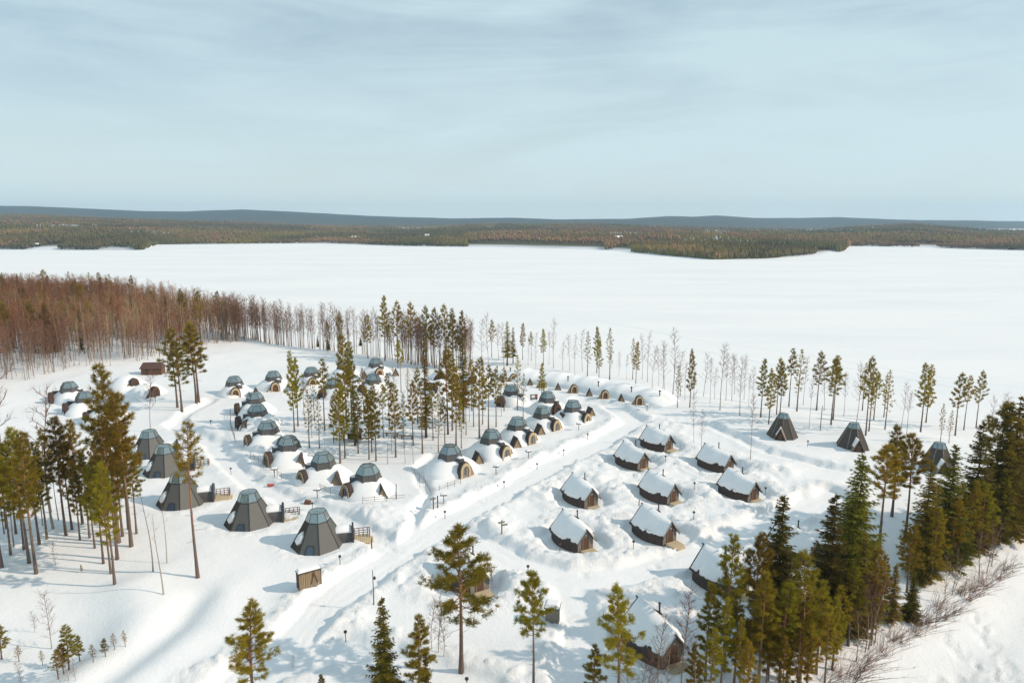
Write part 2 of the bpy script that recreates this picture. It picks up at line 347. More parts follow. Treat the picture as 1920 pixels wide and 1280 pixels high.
def tri_mesh(name, V, T, m, tint=None):
    me = bpy.data.meshes.new(name); V = np.asarray(V, np.float32); T = np.asarray(T, np.int32)
    me.vertices.add(len(V)); me.vertices.foreach_set('co', V.ravel())
    me.loops.add(T.size); me.loops.foreach_set('vertex_index', T.ravel()); me.polygons.add(len(T))
    me.polygons.foreach_set('loop_start', np.arange(0, T.size, 3, dtype=np.int32)); me.materials.append(m); me.update(calc_edges=True)
    if tint is not None: set_tint(me, tint)
    return me
def set_tint(me, tint):
    a = me.attributes.new('tint', 'FLOAT_COLOR', 'POINT'); t = np.ones((len(me.vertices), 4), np.float32); t[:, :3] = tint; a.data.foreach_set('color', t.ravel())

# ------------------------------------------------------------------ ground and lake: one sheet to the horizon
rows = [18.0]
while rows[-1] < 10200:
    d = rows[-1]; rows.append(d + (.36 if d < 95 else .36 * (d / 95) ** 1.75 if d < 300 else d * .035))
rows = np.array(rows)
cols = np.linspace(-1.22, 1.22, 740)
Yg, Ug = np.meshgrid(rows, cols, indexing='ij'); Xg = Ug * (Yg + 26)
Zg = HT(Xg.ravel(), Yg.ravel()).reshape(Xg.shape)
GM_ = grid_mesh('ground', Xg, Yg, Zg, SNOW)
a_ = GM_.attributes.new('rough', 'FLOAT', 'POINT'); a_.data.foreach_set('value', ROUGH[0].astype(np.float32))
structure(obj('ground', GM_))
def zat(x, y):
    """height of the finished ground sheet"""
    r = np.searchsorted(rows, y) - 1; r = min(max(r, 0), len(rows) - 2); f = (y - rows[r]) / (rows[r + 1] - rows[r]); f = min(max(f, 0), 1); o = 0
    for k, w in ((r, 1 - f), (r + 1, f)):
        u = (x / (rows[k] + 26) - cols[0]) / (cols[1] - cols[0]); u = min(max(u, 0), len(cols) - 1.001); i = int(u); o += w * (Zg[k, i] * (1 - u + i) + Zg[k, i + 1] * (u - i))
    return float(o)

# ------------------------------------------------------------------ land and hills beyond the lake
def tab(*p): a = np.array(p, float); return lambda x: np.interp(x, a[:, 0], a[:, 1])
shore_y = tab((-400, 467), (0, 468), (150, 469), (285, 469), (312, 459), (480, 457), (620, 456), (750, 461), (960, 464), (1140, 469), (1250, 480), (1330, 487), (1430, 485), (1500, 479), (1568, 472), (1578, 461.5), (1700, 463), (1800, 467), (1920, 470), (2300, 476))
near_y = tab((-400, 398), (0, 400), (120, 402), (250, 408), (480, 416), (640, 422), (760, 424), (900, 420), (1100, 419), (1250, 424), (1400, 428), (1520, 429), (1600, 423), (1690, 418), (1800, 427), (1920, 433), (2300, 436))
far_y = tab((-400, 384), (0, 386), (100, 388), (200, 392), (300, 396.5), (370, 396.5), (470, 393), (560, 397), (700, 405), (850, 409.5), (960, 408.5), (1050, 411.5), (1180, 410), (1240, 405), (1290, 406.5), (1330, 404), (1400, 408.5), (1480, 409), (1550, 407), (1640, 411), (1700, 413), (1800, 413.5), (1920, 415), (2300, 412))
def az_x(px): return (px - 960) / FPX
def depth_of(py, z): d = ray(960, py); return d[1] * (z - CAM_H) / d[2]
pxs = np.linspace(-420, 2340, 560)
DS = np.array([depth_of(v, LAKE_Z) for v in shore_y(pxs)])
NEARD, FARD = 3600.0, 8500.0
zn = np.array([top_height(NEARD, v) for v in near_y(pxs)]) - 9
zf = np.array([top_height(FARD, v) for v in far_y(pxs)])
steps = np.concatenate([[0, .004, .012, .025, .045], np.linspace(.07, 1, 50)])
def land_z(px, d):
    """height of the far land at photo column px and depth d"""
    ds = np.interp(px, pxs, DS); a = np.interp(px, pxs, zn); b = np.interp(px, pxs, zf)
    t1 = np.clip((d - ds) / (NEARD - ds), 0, 1); t2 = np.clip((d - NEARD) / (FARD - NEARD), 0, 1)
    rise = LAKE_Z - .4 + (a - LAKE_Z) * (t1 ** .75) + 3.0 * sm(0, 60, d - ds)
    back = a + (b - a) * sm(.25, 1, t2) - 14 * np.sin(math.pi * np.clip(t2 * 1.4, 0, 1))
    z = np.where(d < NEARD, rise, back) - sm(FARD, 10300, d) * 260
    X = az_x(px) * d / cp
    return z + (fbm(X / 260, d / 420, 5, 4) - .5) * 9 * sm(0, 500, d - ds) + (fbm(X / 900, d / 1500, 8, 4) - .5) * 24 * sm(2500, 6000, d) * (1 - sm(6500, 8000, d))
R_, C_ = np.meshgrid(steps, np.arange(len(pxs)), indexing='ij')
dl = DS[C_] + (10300 - DS[C_]) * R_ ** 1.6; pl_ = pxs[C_]
Xl = az_x(pl_) * dl / cp; Zl = land_z(pl_, dl)
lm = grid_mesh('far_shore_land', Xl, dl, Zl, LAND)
nz = fbm(Xl / 180, dl / 320, 12, 4); nz2 = fbm(Xl / 420, dl / 700, 15, 4)
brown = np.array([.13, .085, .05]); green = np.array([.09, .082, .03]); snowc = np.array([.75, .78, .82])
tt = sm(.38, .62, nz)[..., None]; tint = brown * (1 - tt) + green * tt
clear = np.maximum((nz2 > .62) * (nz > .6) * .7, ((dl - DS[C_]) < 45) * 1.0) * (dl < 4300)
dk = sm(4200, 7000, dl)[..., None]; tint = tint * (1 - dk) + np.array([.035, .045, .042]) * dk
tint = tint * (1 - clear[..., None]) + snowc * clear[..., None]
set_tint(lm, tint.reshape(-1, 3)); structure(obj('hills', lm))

# trees of the far shore: one mass nobody could count
def cones(cx, cy, cz, h, r, tint, kind):
    """8-triangle trees; kind 0 = spire, 1 = round bare crown"""
    n = len(cx); ang = RNG.uniform(0, 6.28, n); V = np.zeros((n, 6, 3)); zb = np.where(kind == 1, .30, .06); zm = np.where(kind == 1, .66, .22)
    V[:, 0] = np.stack([cx, cy, cz + h], -1); V[:, 5] = np.stack([cx, cy, cz + h * zb * .6], -1)
    for k in range(4):
        a = ang + k * 1.5708; V[:, 1 + k] = np.stack([cx + r * np.cos(a), cy + r * np.sin(a), cz + h * (zm + RNG.uniform(-.06, .06, n))], -1)
    T = np.array([(0, 1, 2), (0, 2, 3), (0, 3, 4), (0, 4, 1), (5, 2, 1), (5, 3, 2), (5, 4, 3), (5, 1, 4)])
    return V.reshape(-1, 3), (T[None] + 6 * np.arange(n)[:, None, None]).reshape(-1, 3), np.repeat(tint, 6, 0)
N = 46000
fx = RNG.uniform(-260, 2180, N); fd = np.interp(fx, pxs, DS) + 6 + 2900 * RNG.random(N) ** 2.3
X = az_x(fx) * fd / cp; dens = fbm(X / 120, fd / 200, 70, 3)
open_ = ((fx > 880) & (fx < 1130) & (fd - np.interp(fx, pxs, DS) < 120) & (dens > .44)) | (dens > .68)
keep = ~open_; fx, fd, X, dens = fx[keep], fd[keep], X[keep], dens[keep]; N = len(fx)
kind = (fbm(X / 150, fd / 260, 12, 3) + RNG.normal(0, .10, N) < .47).astype(int)
h = RNG.uniform(8, 15, N) * np.where(kind == 1, .9, 1); r = np.where(kind == 1, RNG.uniform(1.6, 2.6, N), RNG.uniform(1.2, 2.1, N))
tb = np.array([.26, .15, .078]); tg = np.array([.175, .14, .034]); td = np.array([.085, .08, .03])
st = fbm(X / 240, fd / 500, 52, 3); st2 = fbm(X / 90, fd / 160, 57, 2)
tn = np.where(kind[:, None] == 1, tb, tg); m_ = sm(.46, .6, st)[:, None] * .8; tn = (tn * (1 - m_) + td * m_) * (.55 + .9 * st2)[:, None] * RNG.uniform(.82, 1.18, N)[:, None]
h = h * (.7 + .6 * st2)
V, T, tv = cones(X, fd, land_z(fx, fd) - .3, h, r, tn, kind)
ft = obj('far_shore_forest', tri_mesh('far_shore_forest', V, T, FARTREE, tv)); ft['kind'] = 'stuff'; ft['label'] = 'brown and olive forest along the far shore of the frozen lake'; ft['category'] = 'forest'

# ------------------------------------------------------------------ trees
def spikes(B, D, L, Wd):
    """thin triangles from base points B along D"""
    n = len(B); D = D / (np.linalg.norm(D, axis=1, keepdims=True) + 1e-9); s = np.cross(D, RNG.normal(size=(n, 3))); s /= np.linalg.norm(s, axis=1, keepdims=True) + 1e-9
    V = np.stack([B - s * Wd[:, None] / 2, B + s * Wd[:, None] / 2, B + D * L[:, None]], 1).reshape(-1, 3)
    return V
def tube_np(pts, rad, n):
    pts = np.asarray(pts, float); m = len(pts); d = np.gradient(pts, axis=0); d /= np.linalg.norm(d, axis=1, keepdims=True)
    a = np.cross(d, [0.31, .93, .2]); a /= np.linalg.norm(a, axis=1, keepdims=True); b = np.cross(d, a)
    k = np.arange(n) * 2 * np.pi / n
    V = pts[:, None] + (a[:, None] * np.cos(k)[None, :, None] + b[:, None] * np.sin(k)[None, :, None]) * np.asarray(rad)[:, None, None]
    T = []
    for i in range(m - 1):
        for j in range(n):
            p, q = i * n + j, i * n + (j + 1) % n; T += [(p, q, q + n), (p, q + n, p + n)]
    return V.reshape(-1, 3), np.array(T)
class Acc:
    def __init__(s): s.V = []; s.T = []; s.C = []; s.n = 0
    def add(s, V, T, c):
        s.V.append(V); s.T.append(T + s.n); s.n += len(V); s.C.append(np.broadcast_to(np.asarray(c, float), (len(V), 3)))
    def sp(s, V, c=(1, 1, 1)): s.add(V, np.arange(len(V)).reshape(-1, 3), c)
    def mesh(s, name, m): return tri_mesh(name, np.concatenate(s.V), np.concatenate(s.T), m, np.concatenate(s.C))
def stem(h, r0, r1, n, sway, g, segs=9):
    z = np.linspace(0, 1, segs); a, b = g.uniform(0, 6.28, 2)
    p = np.stack([sway * np.sin(z * 2.6 + a) * z, sway * np.sin(z * 2.1 + b) * z, z * h - .25 * (z == 0)], -1)
    r = r0 + (r1 - r0) * z ** .85; r[0] *= 1.25
    return p, r, z
def make_pine(seed, h=15., c0=.5, R=1.9, nb=46, tufts=9, sp_n=11, sl=.36, sw=.045, full=1.5, sides=7):
    g = np.random.default_rng(seed); tr = Acc(); cr = Acc()
    p, r, z = stem(h, .17 * h / 15, .025, sides, .22, g); V, T = tube_np(p, r, sides)
    zc = np.repeat(z, sides)[:, None]; low = np.array([.16, .115, .09]); hi = np.array([.36, .18, .085])
    tr.add(V, T, low + (hi - low) * sm(.25, .6, zc))
    at = lambda f: np.array([np.interp(f, z, p[:, i]) for i in range(3)])
    B, D, Ls, Ws = [], [], [], []
    for i in range(nb):
        f = c0 + (1 - c0) * ((i + .5) / nb) ** .92; u = (f - c0) / (1 - c0)
        L = R * (min(1, .55 + 1.6 * u) if u < .3 else (1 - (u - .3) / .7) ** .62) * g.uniform(.55, 1.15) + .12
        az = i * 2.4 + g.uniform(-.5, .5); el = math.radians(g.uniform(-12, 12) + 38 * u)
        d = np.array([math.cos(az) * math.cos(el), math.sin(az) * math.cos(el), math.sin(el)])
        t = np.linspace(0, 1, 4)[:, None]; o = at(f); br = o + d * L * t + np.array([0, 0, 1]) * (t ** 2) * L * .16
        V, T = tube_np(br, np.linspace(.035 + .012 * L, .008, 4), 3); tr.add(V, T, hi * .85)
        m = max(2, int(tufts * (L / R) * full * g.uniform(.7, 1.2)))
        tt = g.uniform(.28, 1.04, m) ** .75; c = o + d * L * tt[:, None] + np.array([0, 0, 1]) * (tt[:, None] ** 2) * L * .16
        side = np.cross(d, [0, 0, 1]); c = c + side * (g.normal(0, .26, m) * L * .6 * tt)[:, None] + np.array([0, 0, 1]) * g.normal(.06, .1, m)[:, None]
        k = sp_n; B.append(np.repeat(c, k, 0) + g.normal(0, .07, (m * k, 3))); dd = g.normal(size=(m * k, 3)) * .75 + d * .55 + np.array([0, 0, .45]); D.append(dd)
        Ls.append(g.uniform(.6, 1.2, m * k) * sl); Ws.append(g.uniform(.7, 1.3, m * k) * sw)
    for i in range(9):                                          # dead lower branches
        f = g.uniform(.22, c0); az = g.uniform(0, 6.28); d = np.array([math.cos(az), math.sin(az), g.uniform(-.35, .2)]); o = at(f); L = g.uniform(.3, 1.1)
        V, T = tube_np(np.stack([o, o + d * L * .6, o + d * L]), [.022, .014, .005], 3); tr.add(V, T, low * .8)
    cr.sp(spikes(np.concatenate(B), np.concatenate(D), np.concatenate(Ls), np.concatenate(Ws)))
    return tr.mesh('pine_trunk', BARKP), cr.mesh('pine_crown', NEEDLE), h
def make_spruce(seed, h=16., R=2.2, c0=.05, wh=30, nb=11, k=8, sw=.075, sides=6, pw=.85, m_=None):
    g = np.random.default_rng(seed); tr = Acc(); cr = Acc()
    p, r, z = stem(h, .18 * h / 16, .02, sides, .1, g); V, T = tube_np(p, r, sides); tr.add(V, T, (1, 1, 1))
    B, D, Ls, Ws = [], [], [], []
    for i in range(wh):
        u = (i + .3) / wh; f = c0 + (1 - c0) * u; Lr = R * (1 - u) ** pw * (.8 + .2 * min(1, u * 6)) + .12
        for j in range(max(4, int(nb * (1 - .35 * u)))):
            L = Lr * g.uniform(.62, 1.14); az = g.uniform(0, 6.28); droop = .42 * (1 - u) - .25 * u; d = np.array([math.cos(az), math.sin(az), 0])
            side = np.array([-d[1], d[0], 0]); o = np.array([0, 0, f * h + g.uniform(-.25, .25)]); m = max(3, int(L / .24))
            tt = np.linspace(.12, 1, m); c = o + d * (L * tt)[:, None] + np.array([0, 0, 1]) * (-droop * L * tt ** 1.2 + .18 * L * tt ** 3)[:, None]
            V, T = tube_np(np.stack([o, c[m // 2], c[-1]]), [.03, .018, .006], 3); tr.add(V, T, (1, 1, 1))
            kk = k; cc = np.repeat(c, kk, 0); sg = np.tile(np.array([1, -1, .5, -.5, .8, -.8, .25, -.25] * 3)[:kk], m)
            wid = np.repeat(.5 * L * (1 - tt * .75) + .16, kk)
            B.append(cc); D.append(side * sg[:, None] + d * g.uniform(.35, .9, m * kk)[:, None] + np.array([0, 0, 1]) * g.normal(-.28, .22, m * kk)[:, None])
            Ls.append(wid * g.uniform(.7, 1.25, m * kk)); Ws.append(g.uniform(.7, 1.4, m * kk) * sw + .08 * wid)
    B.append(np.tile([0, 0, h * .985], (6, 1))); D.append(np.tile([0, 0, 1.], (6, 1)) + g.normal(0, .25, (6, 3))); Ls.append(np.full(6, .5)); Ws.append(np.full(6, .08))
    cr.sp(spikes(np.concatenate(B), np.concatenate(D), np.concatenate(Ls), np.concatenate(Ws)))
    return tr.mesh('spruce_trunk', BARKS), cr.mesh('spruce_crown', m_ or SPRUCE), h
def make_birch(seed, h=14., nb=26, tw=11, R=1.7, c0=.32, w=.035, sides=5, lean=.5):
    g = np.random.default_rng(seed); tr = Acc(); cr = Acc()
    p, r, z = stem(h, .10 * h / 14, .015, sides, lean, g); V, T = tube_np(p, r, sides)
    zc = np.repeat(z, sides)[:, None]; tr.add(V, T, np.array([.40, .34, .29]) * (1 - zc) + np.array([.22, .13, .09]) * zc)
    at = lambda f: np.array([np.interp(f, z, p[:, i]) for i in range(3)]); B, D, Ls, Ws = [], [], [], []
    for i in range(nb):
        f = c0 + (1 - c0) * ((i + .5) / nb) ** .85; u = (f - c0) / (1 - c0); L = R * (1.15 - .8 * u) * g.uniform(.6, 1.2)
        az = i * 2.4 + g.uniform(-.6, .6); el = math.radians(g.uniform(38, 66)); d = np.array([math.cos(az) * math.cos(el), math.sin(az) * math.cos(el), math.sin(el)])
        o = at(f); out = np.array([math.cos(az), math.sin(az), 0]); t = np.linspace(0, 1, 4)[:, None]; br = o + d * L * t * 1.25 + out * (t ** 2) * L * .25
        V, T = tube_np(br, np.linspace(.028, .006, 4) * (w / .035), 3); cr.add(V, T, (1, 1, 1))
        m = tw; tt = g.uniform(.2, 1, m); c = o + d * L * 1.25 * tt[:, None] + out * (tt[:, None] ** 2) * L * .25
        B.append(c); D.append(d * .8 + g.normal(0, .45, (m, 3)) + np.array([0, 0, .25])); Ls.append(g.uniform(.5, 1.25, m) * (.6 + .4 * R / 1.7)); Ws.append(g.uniform(.7, 1.3, m) * w)
    Bq = np.concatenate(B); Dq = np.concatenate(D); Lq = np.concatenate(Ls); Wq = np.concatenate(Ws)
    cr.sp(spikes(Bq, Dq, Lq, Wq))
    n2 = len(Bq); Dn = Dq / np.linalg.norm(Dq, axis=1, keepdims=True); B2 = Bq + Dn * (Lq * g.uniform(.3, .8, n2))[:, None]        # second order twigs
    cr.sp(spikes(B2, Dn + g.normal(0, .6, (n2, 3)), Lq * .55, Wq * .7))
    return tr.mesh('birch_trunk', BARKB), cr.mesh('birch_crown', TWIG), h

PINES_N = [make_pine(11, 15, .40, 2.5, 52, 14, 24), make_pine(12, 15, .34, 1.9, 52, 12, 24), make_pine(13, 15, .28, 1.55, 54, 12, 24), make_pine(14, 15, .5, 2.1, 46, 13, 24)]
PINES_L = [make_pine(15, 15, .62, 1.4, 44, 8, 20, .34, .04, 1.0, 6), make_pine(16, 15, .40, 1.6, 56, 10, 22), make_pine(17, 15, .36, 1.4, 56, 9, 22), make_pine(18, 15, .46, 1.8, 52, 11, 22)]
PINES_M = [make_pine(21, 15, .36, 1.75, 46, 8, 16, .42, .075, 1.4, 5), make_pine(22, 15, .44, 1.9, 40, 8, 16, .42, .075, 1.4, 5), make_pine(23, 15, .28, 1.5, 50, 8, 16, .42, .075, 1.4, 5), make_pine(24, 15, .54, 1.6, 32, 8, 16, .42, .075, 1.3, 5), make_pine(25, 15, .32, 1.5, 38, 7, 14, .38, .065, .9, 5)]
SPRUCES = [make_spruce(31, 16, 2.5), make_spruce(32, 16, 2.1, .04, 30), make_spruce(33, 16, 3.0, .05, 30, 12), make_spruce(34, 16, 1.35, .05, 28, 9)]
SPRUCES_V = [make_spruce(35, 16, 1.25, .12, 28, 8, 7, .07, 6, .8, NEEDLE), make_spruce(36, 16, 1.5, .2, 26, 8, 7, .07, 6, .8, NEEDLE)]
BIRCHES = [make_birch(40 + i, 14, 22, 9, (1.5, 1.9, 1.3, 1.7, 1.1)[i], (.3, .35, .42, .25, .5)[i], .042, 4, (.5, .8, .3, .9, .4)[i]) for i in range(5)]
SAPLINGS = [make_birch(50 + i, 6, 20, 7, .8, .12, .022, 4, .4) for i in range(2)]
SNAGS = [make_birch(60, 12, 5, 2, .5, .6, .03, 4, .5)]

ORD = ['', 'first', 'second', 'third', 'fourth', 'fifth', 'sixth', 'seventh', 'eighth', 'ninth', 'tenth', 'eleventh', 'twelfth']
def ordinal(i): return ORD[i] if i < len(ORD) else '%d%s' % (i, 'th' if 10 <= i % 100 <= 20 else {1: 'st', 2: 'nd', 3: 'rd'}.get(i % 10, 'th'))
def plant(kind, variant, loc, h, label, group=None, wide=1.0):
    tm, cm, h0 = variant; o = thing(kind, label, 'tree', loc, random.uniform(0, 6.28), group); k = h / h0
    o.scale = (k * wide, k * wide, k); obj('trunk', tm, o); obj('crown', cm, o); return o
def stand(kind, lib, where, pts, group=None, wide=(1.1, 1.35)):
    """pts = (foot x, foot y, top y[, variant[, label[, width]]]) in the photograph, labelled by order from the left"""
    pts = sorted(pts, key=lambda q: q[0]); n = sum(1 for q in pts if not (len(q) > 4 and q[4])); i = 0
    for q in pts:
        x, y, z = P(q[0], q[1]); h = max(1.2, top_height(y, q[2]) - z)
        v = q[3] if len(q) > 3 and q[3] is not None else random.randrange(len(lib))
        if len(q) > 4 and q[4]: lab = q[4]
        else: i += 1; lab = ('leftmost ' if i == 1 else 'rightmost ' if i == n else ordinal(i) + ' from the left ') + where
        plant(kind, lib[v], (x, y, z - .1), h, lab, group, q[5] * 1.2 if len(q) > 5 else random.uniform(*wide))

# foreground
stand('pine_tree', PINES_N, 'of the pines', [
    (478, 1345, 1128, 1, 'bushy young pine at the bottom edge left of the road', 1.3),
    (788, 1350, 1150, 2, 'slim pine beside the golden spruce at the bottom edge'),
    (865, 1259, 985, 0, 'lone tall pine with wide crown in front of a log hut', 1.25),
    (1000, 1302, 1075, 3, 'ragged pine in front of the small plank shed'),
    (1158, 1340, 1100, 1, 'open crowned pine left of the nearest log hut'),
    (1112, 1345, 1205, 2, 'short pine at the bottom edge left of the nearest log hut'),
    (604, 1345, 1262, 2, 'tip of a small pine poking above the bottom edge of the picture')])
stand('spruce_tree', SPRUCES, 'of the spruces', [(724, 1350, 1117, 1, 'golden spruce at the bottom edge beside the road'), (800, 1352, 1213, 3, 'small spruce at the bottom edge right of the golden spruce')])
RG = 'trees of the dark grove at the lower right'
stand('spruce_tree', SPRUCES, 'of the tall dark spruces in the lower right grove', [
    (1450, 1205, 927, 0, None, 1.15), (1545, 1190, 924, 1, None, 1.25), (1590, 1150, 850, 2, None, 1.05), (1606, 1192, 998, 3, None, 1.5), (1725, 1082, 864, 1, None, 1.3), (1767, 1058, 833, 0, None, 1.2),
    (1815, 1030, 789, 1, None, 1.15), (1865, 1010, 758, 0, None, 1.1), (1885, 1004, 742, 3, None, 1.5), (1906, 992, 724, 1, None, 1.2), (1925, 985, 727, 0, None, 1.0), (1745, 1062, 900, 3, None, 1.5), (1840, 1020, 850, 3, None, 1.5),
    (1670, 1165, 1057, 3, 'small spruce standing alone in the gap of the lower right grove', 1.7), (1706, 1160, 1072, 0, 'small dark spruce at the upper end of the willow bank', 1.2)], RG)
stand('pine_tree', PINES_N, 'of the slender pines in the lower right grove', [
    (1357, 1258, 1006, 1, 'pine with a flat side branch in front of the half-hidden hut wall', .9), (1322, 1275, 1096, 2, None, 1.0), (1351, 1300, 1122, 2), (1407, 1245, 1001, 3, None, .75), (1421, 1300, 1070, 2), (1460, 1300, 1090, 1), (1497, 1292, 1039, 1, None, 1.15),
    (1440, 1275, 1150, 2), (1385, 1310, 1160, 2), (1480, 1250, 1120, 2), (1530, 1262, 1090, 2), (1634, 1195, 1027, 2), (1648, 1025, 833, 3), (1672, 968, 799, 1), (1697, 1005, 814, 3), (1569, 1225, 1100, 1), (1625, 1185, 1085, 2), (1300, 1335, 1205, 2), (1790, 1040, 905, 2), (1852, 1000, 755, 3), (1895, 985, 860, 2), (1330, 1318, 1180, 1), (1465, 1325, 1190, 2), (1400, 1335, 1200, 1), (1510, 1310, 1150, 2), (1376, 1285, 1130, 1), (1436, 1300, 1125, 2), (1475, 1278, 1105, 3), (1545, 1290, 1135, 1), (1560, 1255, 1120, 2), (1490, 1330, 1170, 1), (1590, 1210, 1060, 1), (1650, 1150, 1040, 2), (1700, 1110, 985, 1), (1745, 1095, 950, 2), (1780, 1070, 930, 1), (1810, 1055, 900, 2), (1835, 1045, 905, 1), (1872, 1020, 880, 2)], RG)
stand('birch_tree', SAPLINGS + BIRCHES, 'of the bare birch saplings by the nearest hut', [(1234, 1312, 1150, 3), (1276, 1318, 1110, 4), (1215, 1330, 1230, 0), (1200, 1325, 1240, 1), (1222, 1345, 1235, 0), (1180, 1335, 1225, 1), (1248, 1342, 1200, 0), (1420, 1200, 1030, 2)], 'saplings by the nearest hut')
stand('birch_tree', SAPLINGS, 'of the bare saplings beside the lone wide pine', [(810, 1215, 1130, 0), (822, 1222, 1120, 1), (832, 1230, 1145, 0), (550, 1255, 1228, 1)], 'saplings beside the lone pine')
stand('birch_tree', SAPLINGS, 'of the bare birch stems on the willow bank', [(1628, 1216, 1080, 0), (1634, 1210, 1075, 1), (1622, 1222, 1100, 0), (1640, 1205, 1090, 1), (1605, 1240, 1140, 0), (1785, 1115, 1025, 1), (1770, 1130, 1045, 0), (1850, 1075, 985, 1), (1860, 1062, 975, 0), (1835, 1090, 1000, 1)], 'birch stems on the willow bank')
# left front stand
stand('pine_tree', PINES_L, 'of the pines in the stand left of the grey glass cabins', [
    (3, 1063, 806, 1), (55, 1055, 803, 3), (68, 1075, 812, 1), (74, 1020, 815, 2), (124, 1003, 783, 3), (155, 982, 787, 1), (178, 1027, 872, 2), (194, 1056, 866, 1), (208, 1075, 867, 3), (215, 1095, 872, 2), (222, 1017, 687, 1), (246, 1024, 735, 3), (220, 1048, 782, 2), (20, 1040, 850, 2), (45, 1030, 860, 1), (88, 1010, 840, 2), (135, 992, 820, 2), (168, 1008, 850, 1), (188, 985, 830, 2), (230, 1005, 800, 2), (256, 1000, 832, 1), (12, 990, 820, 3), (150, 1012, 872, 2), (240, 992, 845, 1), (205, 1000, 880, 2), (30, 1000, 830, 3), (95, 960, 805, 2),
    (371, 1082, 795, 0, 'single slim pine with a pale crown in front of the grey glass cabins', .9)], None, (.85, 1.1))
stand('birch_tree', BIRCHES + SNAGS, 'of the bare birches among the left front pines', [(100, 991, 735, 1), (20, 960, 640, 0), (283, 809, 697, 1, 'bare forked birch above the hidden grey glass cabin'), (287, 1071, 920, 5, 'thin bare trunk in front of the grey cabin with snow on its side'), (307, 1114, 962, 5, 'nearest thin bare birch left of the grey glass cabins'), (313, 1055, 941, 5, 'thin short bare birch before the third grey cabin'), (80, 985, 860, 2), (110, 975, 850, 4), (140, 965, 830, 2), (162, 960, 860, 4), (60, 950, 850, 2), (40, 985, 865, 4), (8, 1000, 850, 2), (26, 1025, 870, 4)], None)
stand('pine_tree', PINES_M, 'of the small pines on the lower left mound', [(130, 1255, 1172, 2), (110, 1272, 1215, 4), (150, 1238, 1190, 2), (175, 1240, 1207, 4), (215, 1217, 1185, 4), (235, 1212, 1180, 4), (36, 1240, 1208, 4), (3, 1235, 1170, 2), (198, 1230, 1195, 2), (80, 1247, 1218, 4), (120, 1262, 1205, 2), (153, 1073, 1060, 2, 'tiny pine sapling alone on the snow below the left pine stand')], 'small pines on the lower left mound', (1.5, 2.2))
stand('birch_tree', SAPLINGS, 'of the bare saplings on the lower left mound', [(97, 1215, 1115, 0), (65, 1185, 1145, 1), (112, 1278, 1225, 1), (128, 1282, 1232, 0), (142, 1275, 1235, 1), (40, 1285, 1240, 0), (105, 1060, 1020, 1)], 'saplings on the lower left mound')
# village trees
stand('pine_tree', PINES_M, 'of the pines in the grove between the igloo rows', [
    (552, 810, 660, 2), (559, 799, 672, 0), (580, 839, 732, 4), (599, 840, 745, 4), (609, 807, 674, 3), (626, 831, 740, 0), (638, 868, 720, 2), (647, 859, 722, 0), (650, 802, 627, 0), (660, 790, 643, 2), (692, 861, 728, 2), (705, 864, 721, 2), (697, 847, 732, 0), (719, 820, 721, 3), (742, 857, 718, 0), (775, 835, 716, 0), (792, 850, 716, 4), (822, 848, 739, 4), (840, 814, 653, 1), (848, 807, 660, 0), (855, 834, 690, 2), (874, 815, 720, 3), (899, 821, 671, 0), (916, 806, 686, 3), (930, 800, 692, 1), (752, 735, 639, 3), (765, 751, 690, 4), (970, 769, 667, 4), (981, 783, 700, 4), (1015, 761, 681, 0), (826, 790, 720, 4), (862, 800, 700, 3), (888, 800, 690, 4), (590, 790, 700, 4), (672, 850, 740, 3), (683, 790, 690, 4), (730, 800, 700, 3), (758, 840, 740, 4), (783, 795, 690, 3), (812, 825, 720, 3), (834, 845, 745, 3), (885, 770, 675, 3), (905, 795, 700, 4), (945, 770, 690, 3), (865, 840, 750, 4)], 'pines between the igloo rows', (.8, 1.05))
stand('spruce_tree', SPRUCES_V, 'of the narrow spruces in the village grove', [(666, 835, 697, 0), (799, 820, 632, 0, 'tallest narrow spruce in the grove between the igloo rows', .9), (869, 792, 628, 1), (951, 685, 602, 1, 'dark broad spruce standing above the long snow mound', 1.3), (962, 681, 613, 1, 'second spruce just right of the broad one above the snow mound')], 'spruces in the village')
stand('birch_tree', BIRCHES + SNAGS, 'of the bare stems in the village grove', [(727, 870, 790, 5), (735, 850, 770, 5), (760, 868, 790, 5), (610, 860, 800, 5), (690, 800, 740, 2), (775, 870, 800, 5), (585, 820, 745, 2), (655, 815, 735, 2), (712, 800, 730, 4), (755, 810, 735, 2), (810, 800, 730, 4), (835, 835, 760, 2), (880, 790, 720, 2), (905, 780, 705, 4), (940, 780, 715, 2), (685, 770, 700, 2), (740, 770, 690, 4), (780, 760, 690, 2), (850, 760, 690, 4), (570, 770, 700, 2)], 'bare stems in the village grove')
stand('pine_tree', PINES_M, 'of the four pines by the upper left igloos', [(333, 764, 615, 1), (341, 769, 640, 0), (369, 762, 605, 1), (373, 759, 612, 0)], 'pines by the upper left igloos', (1.25, 1.5))
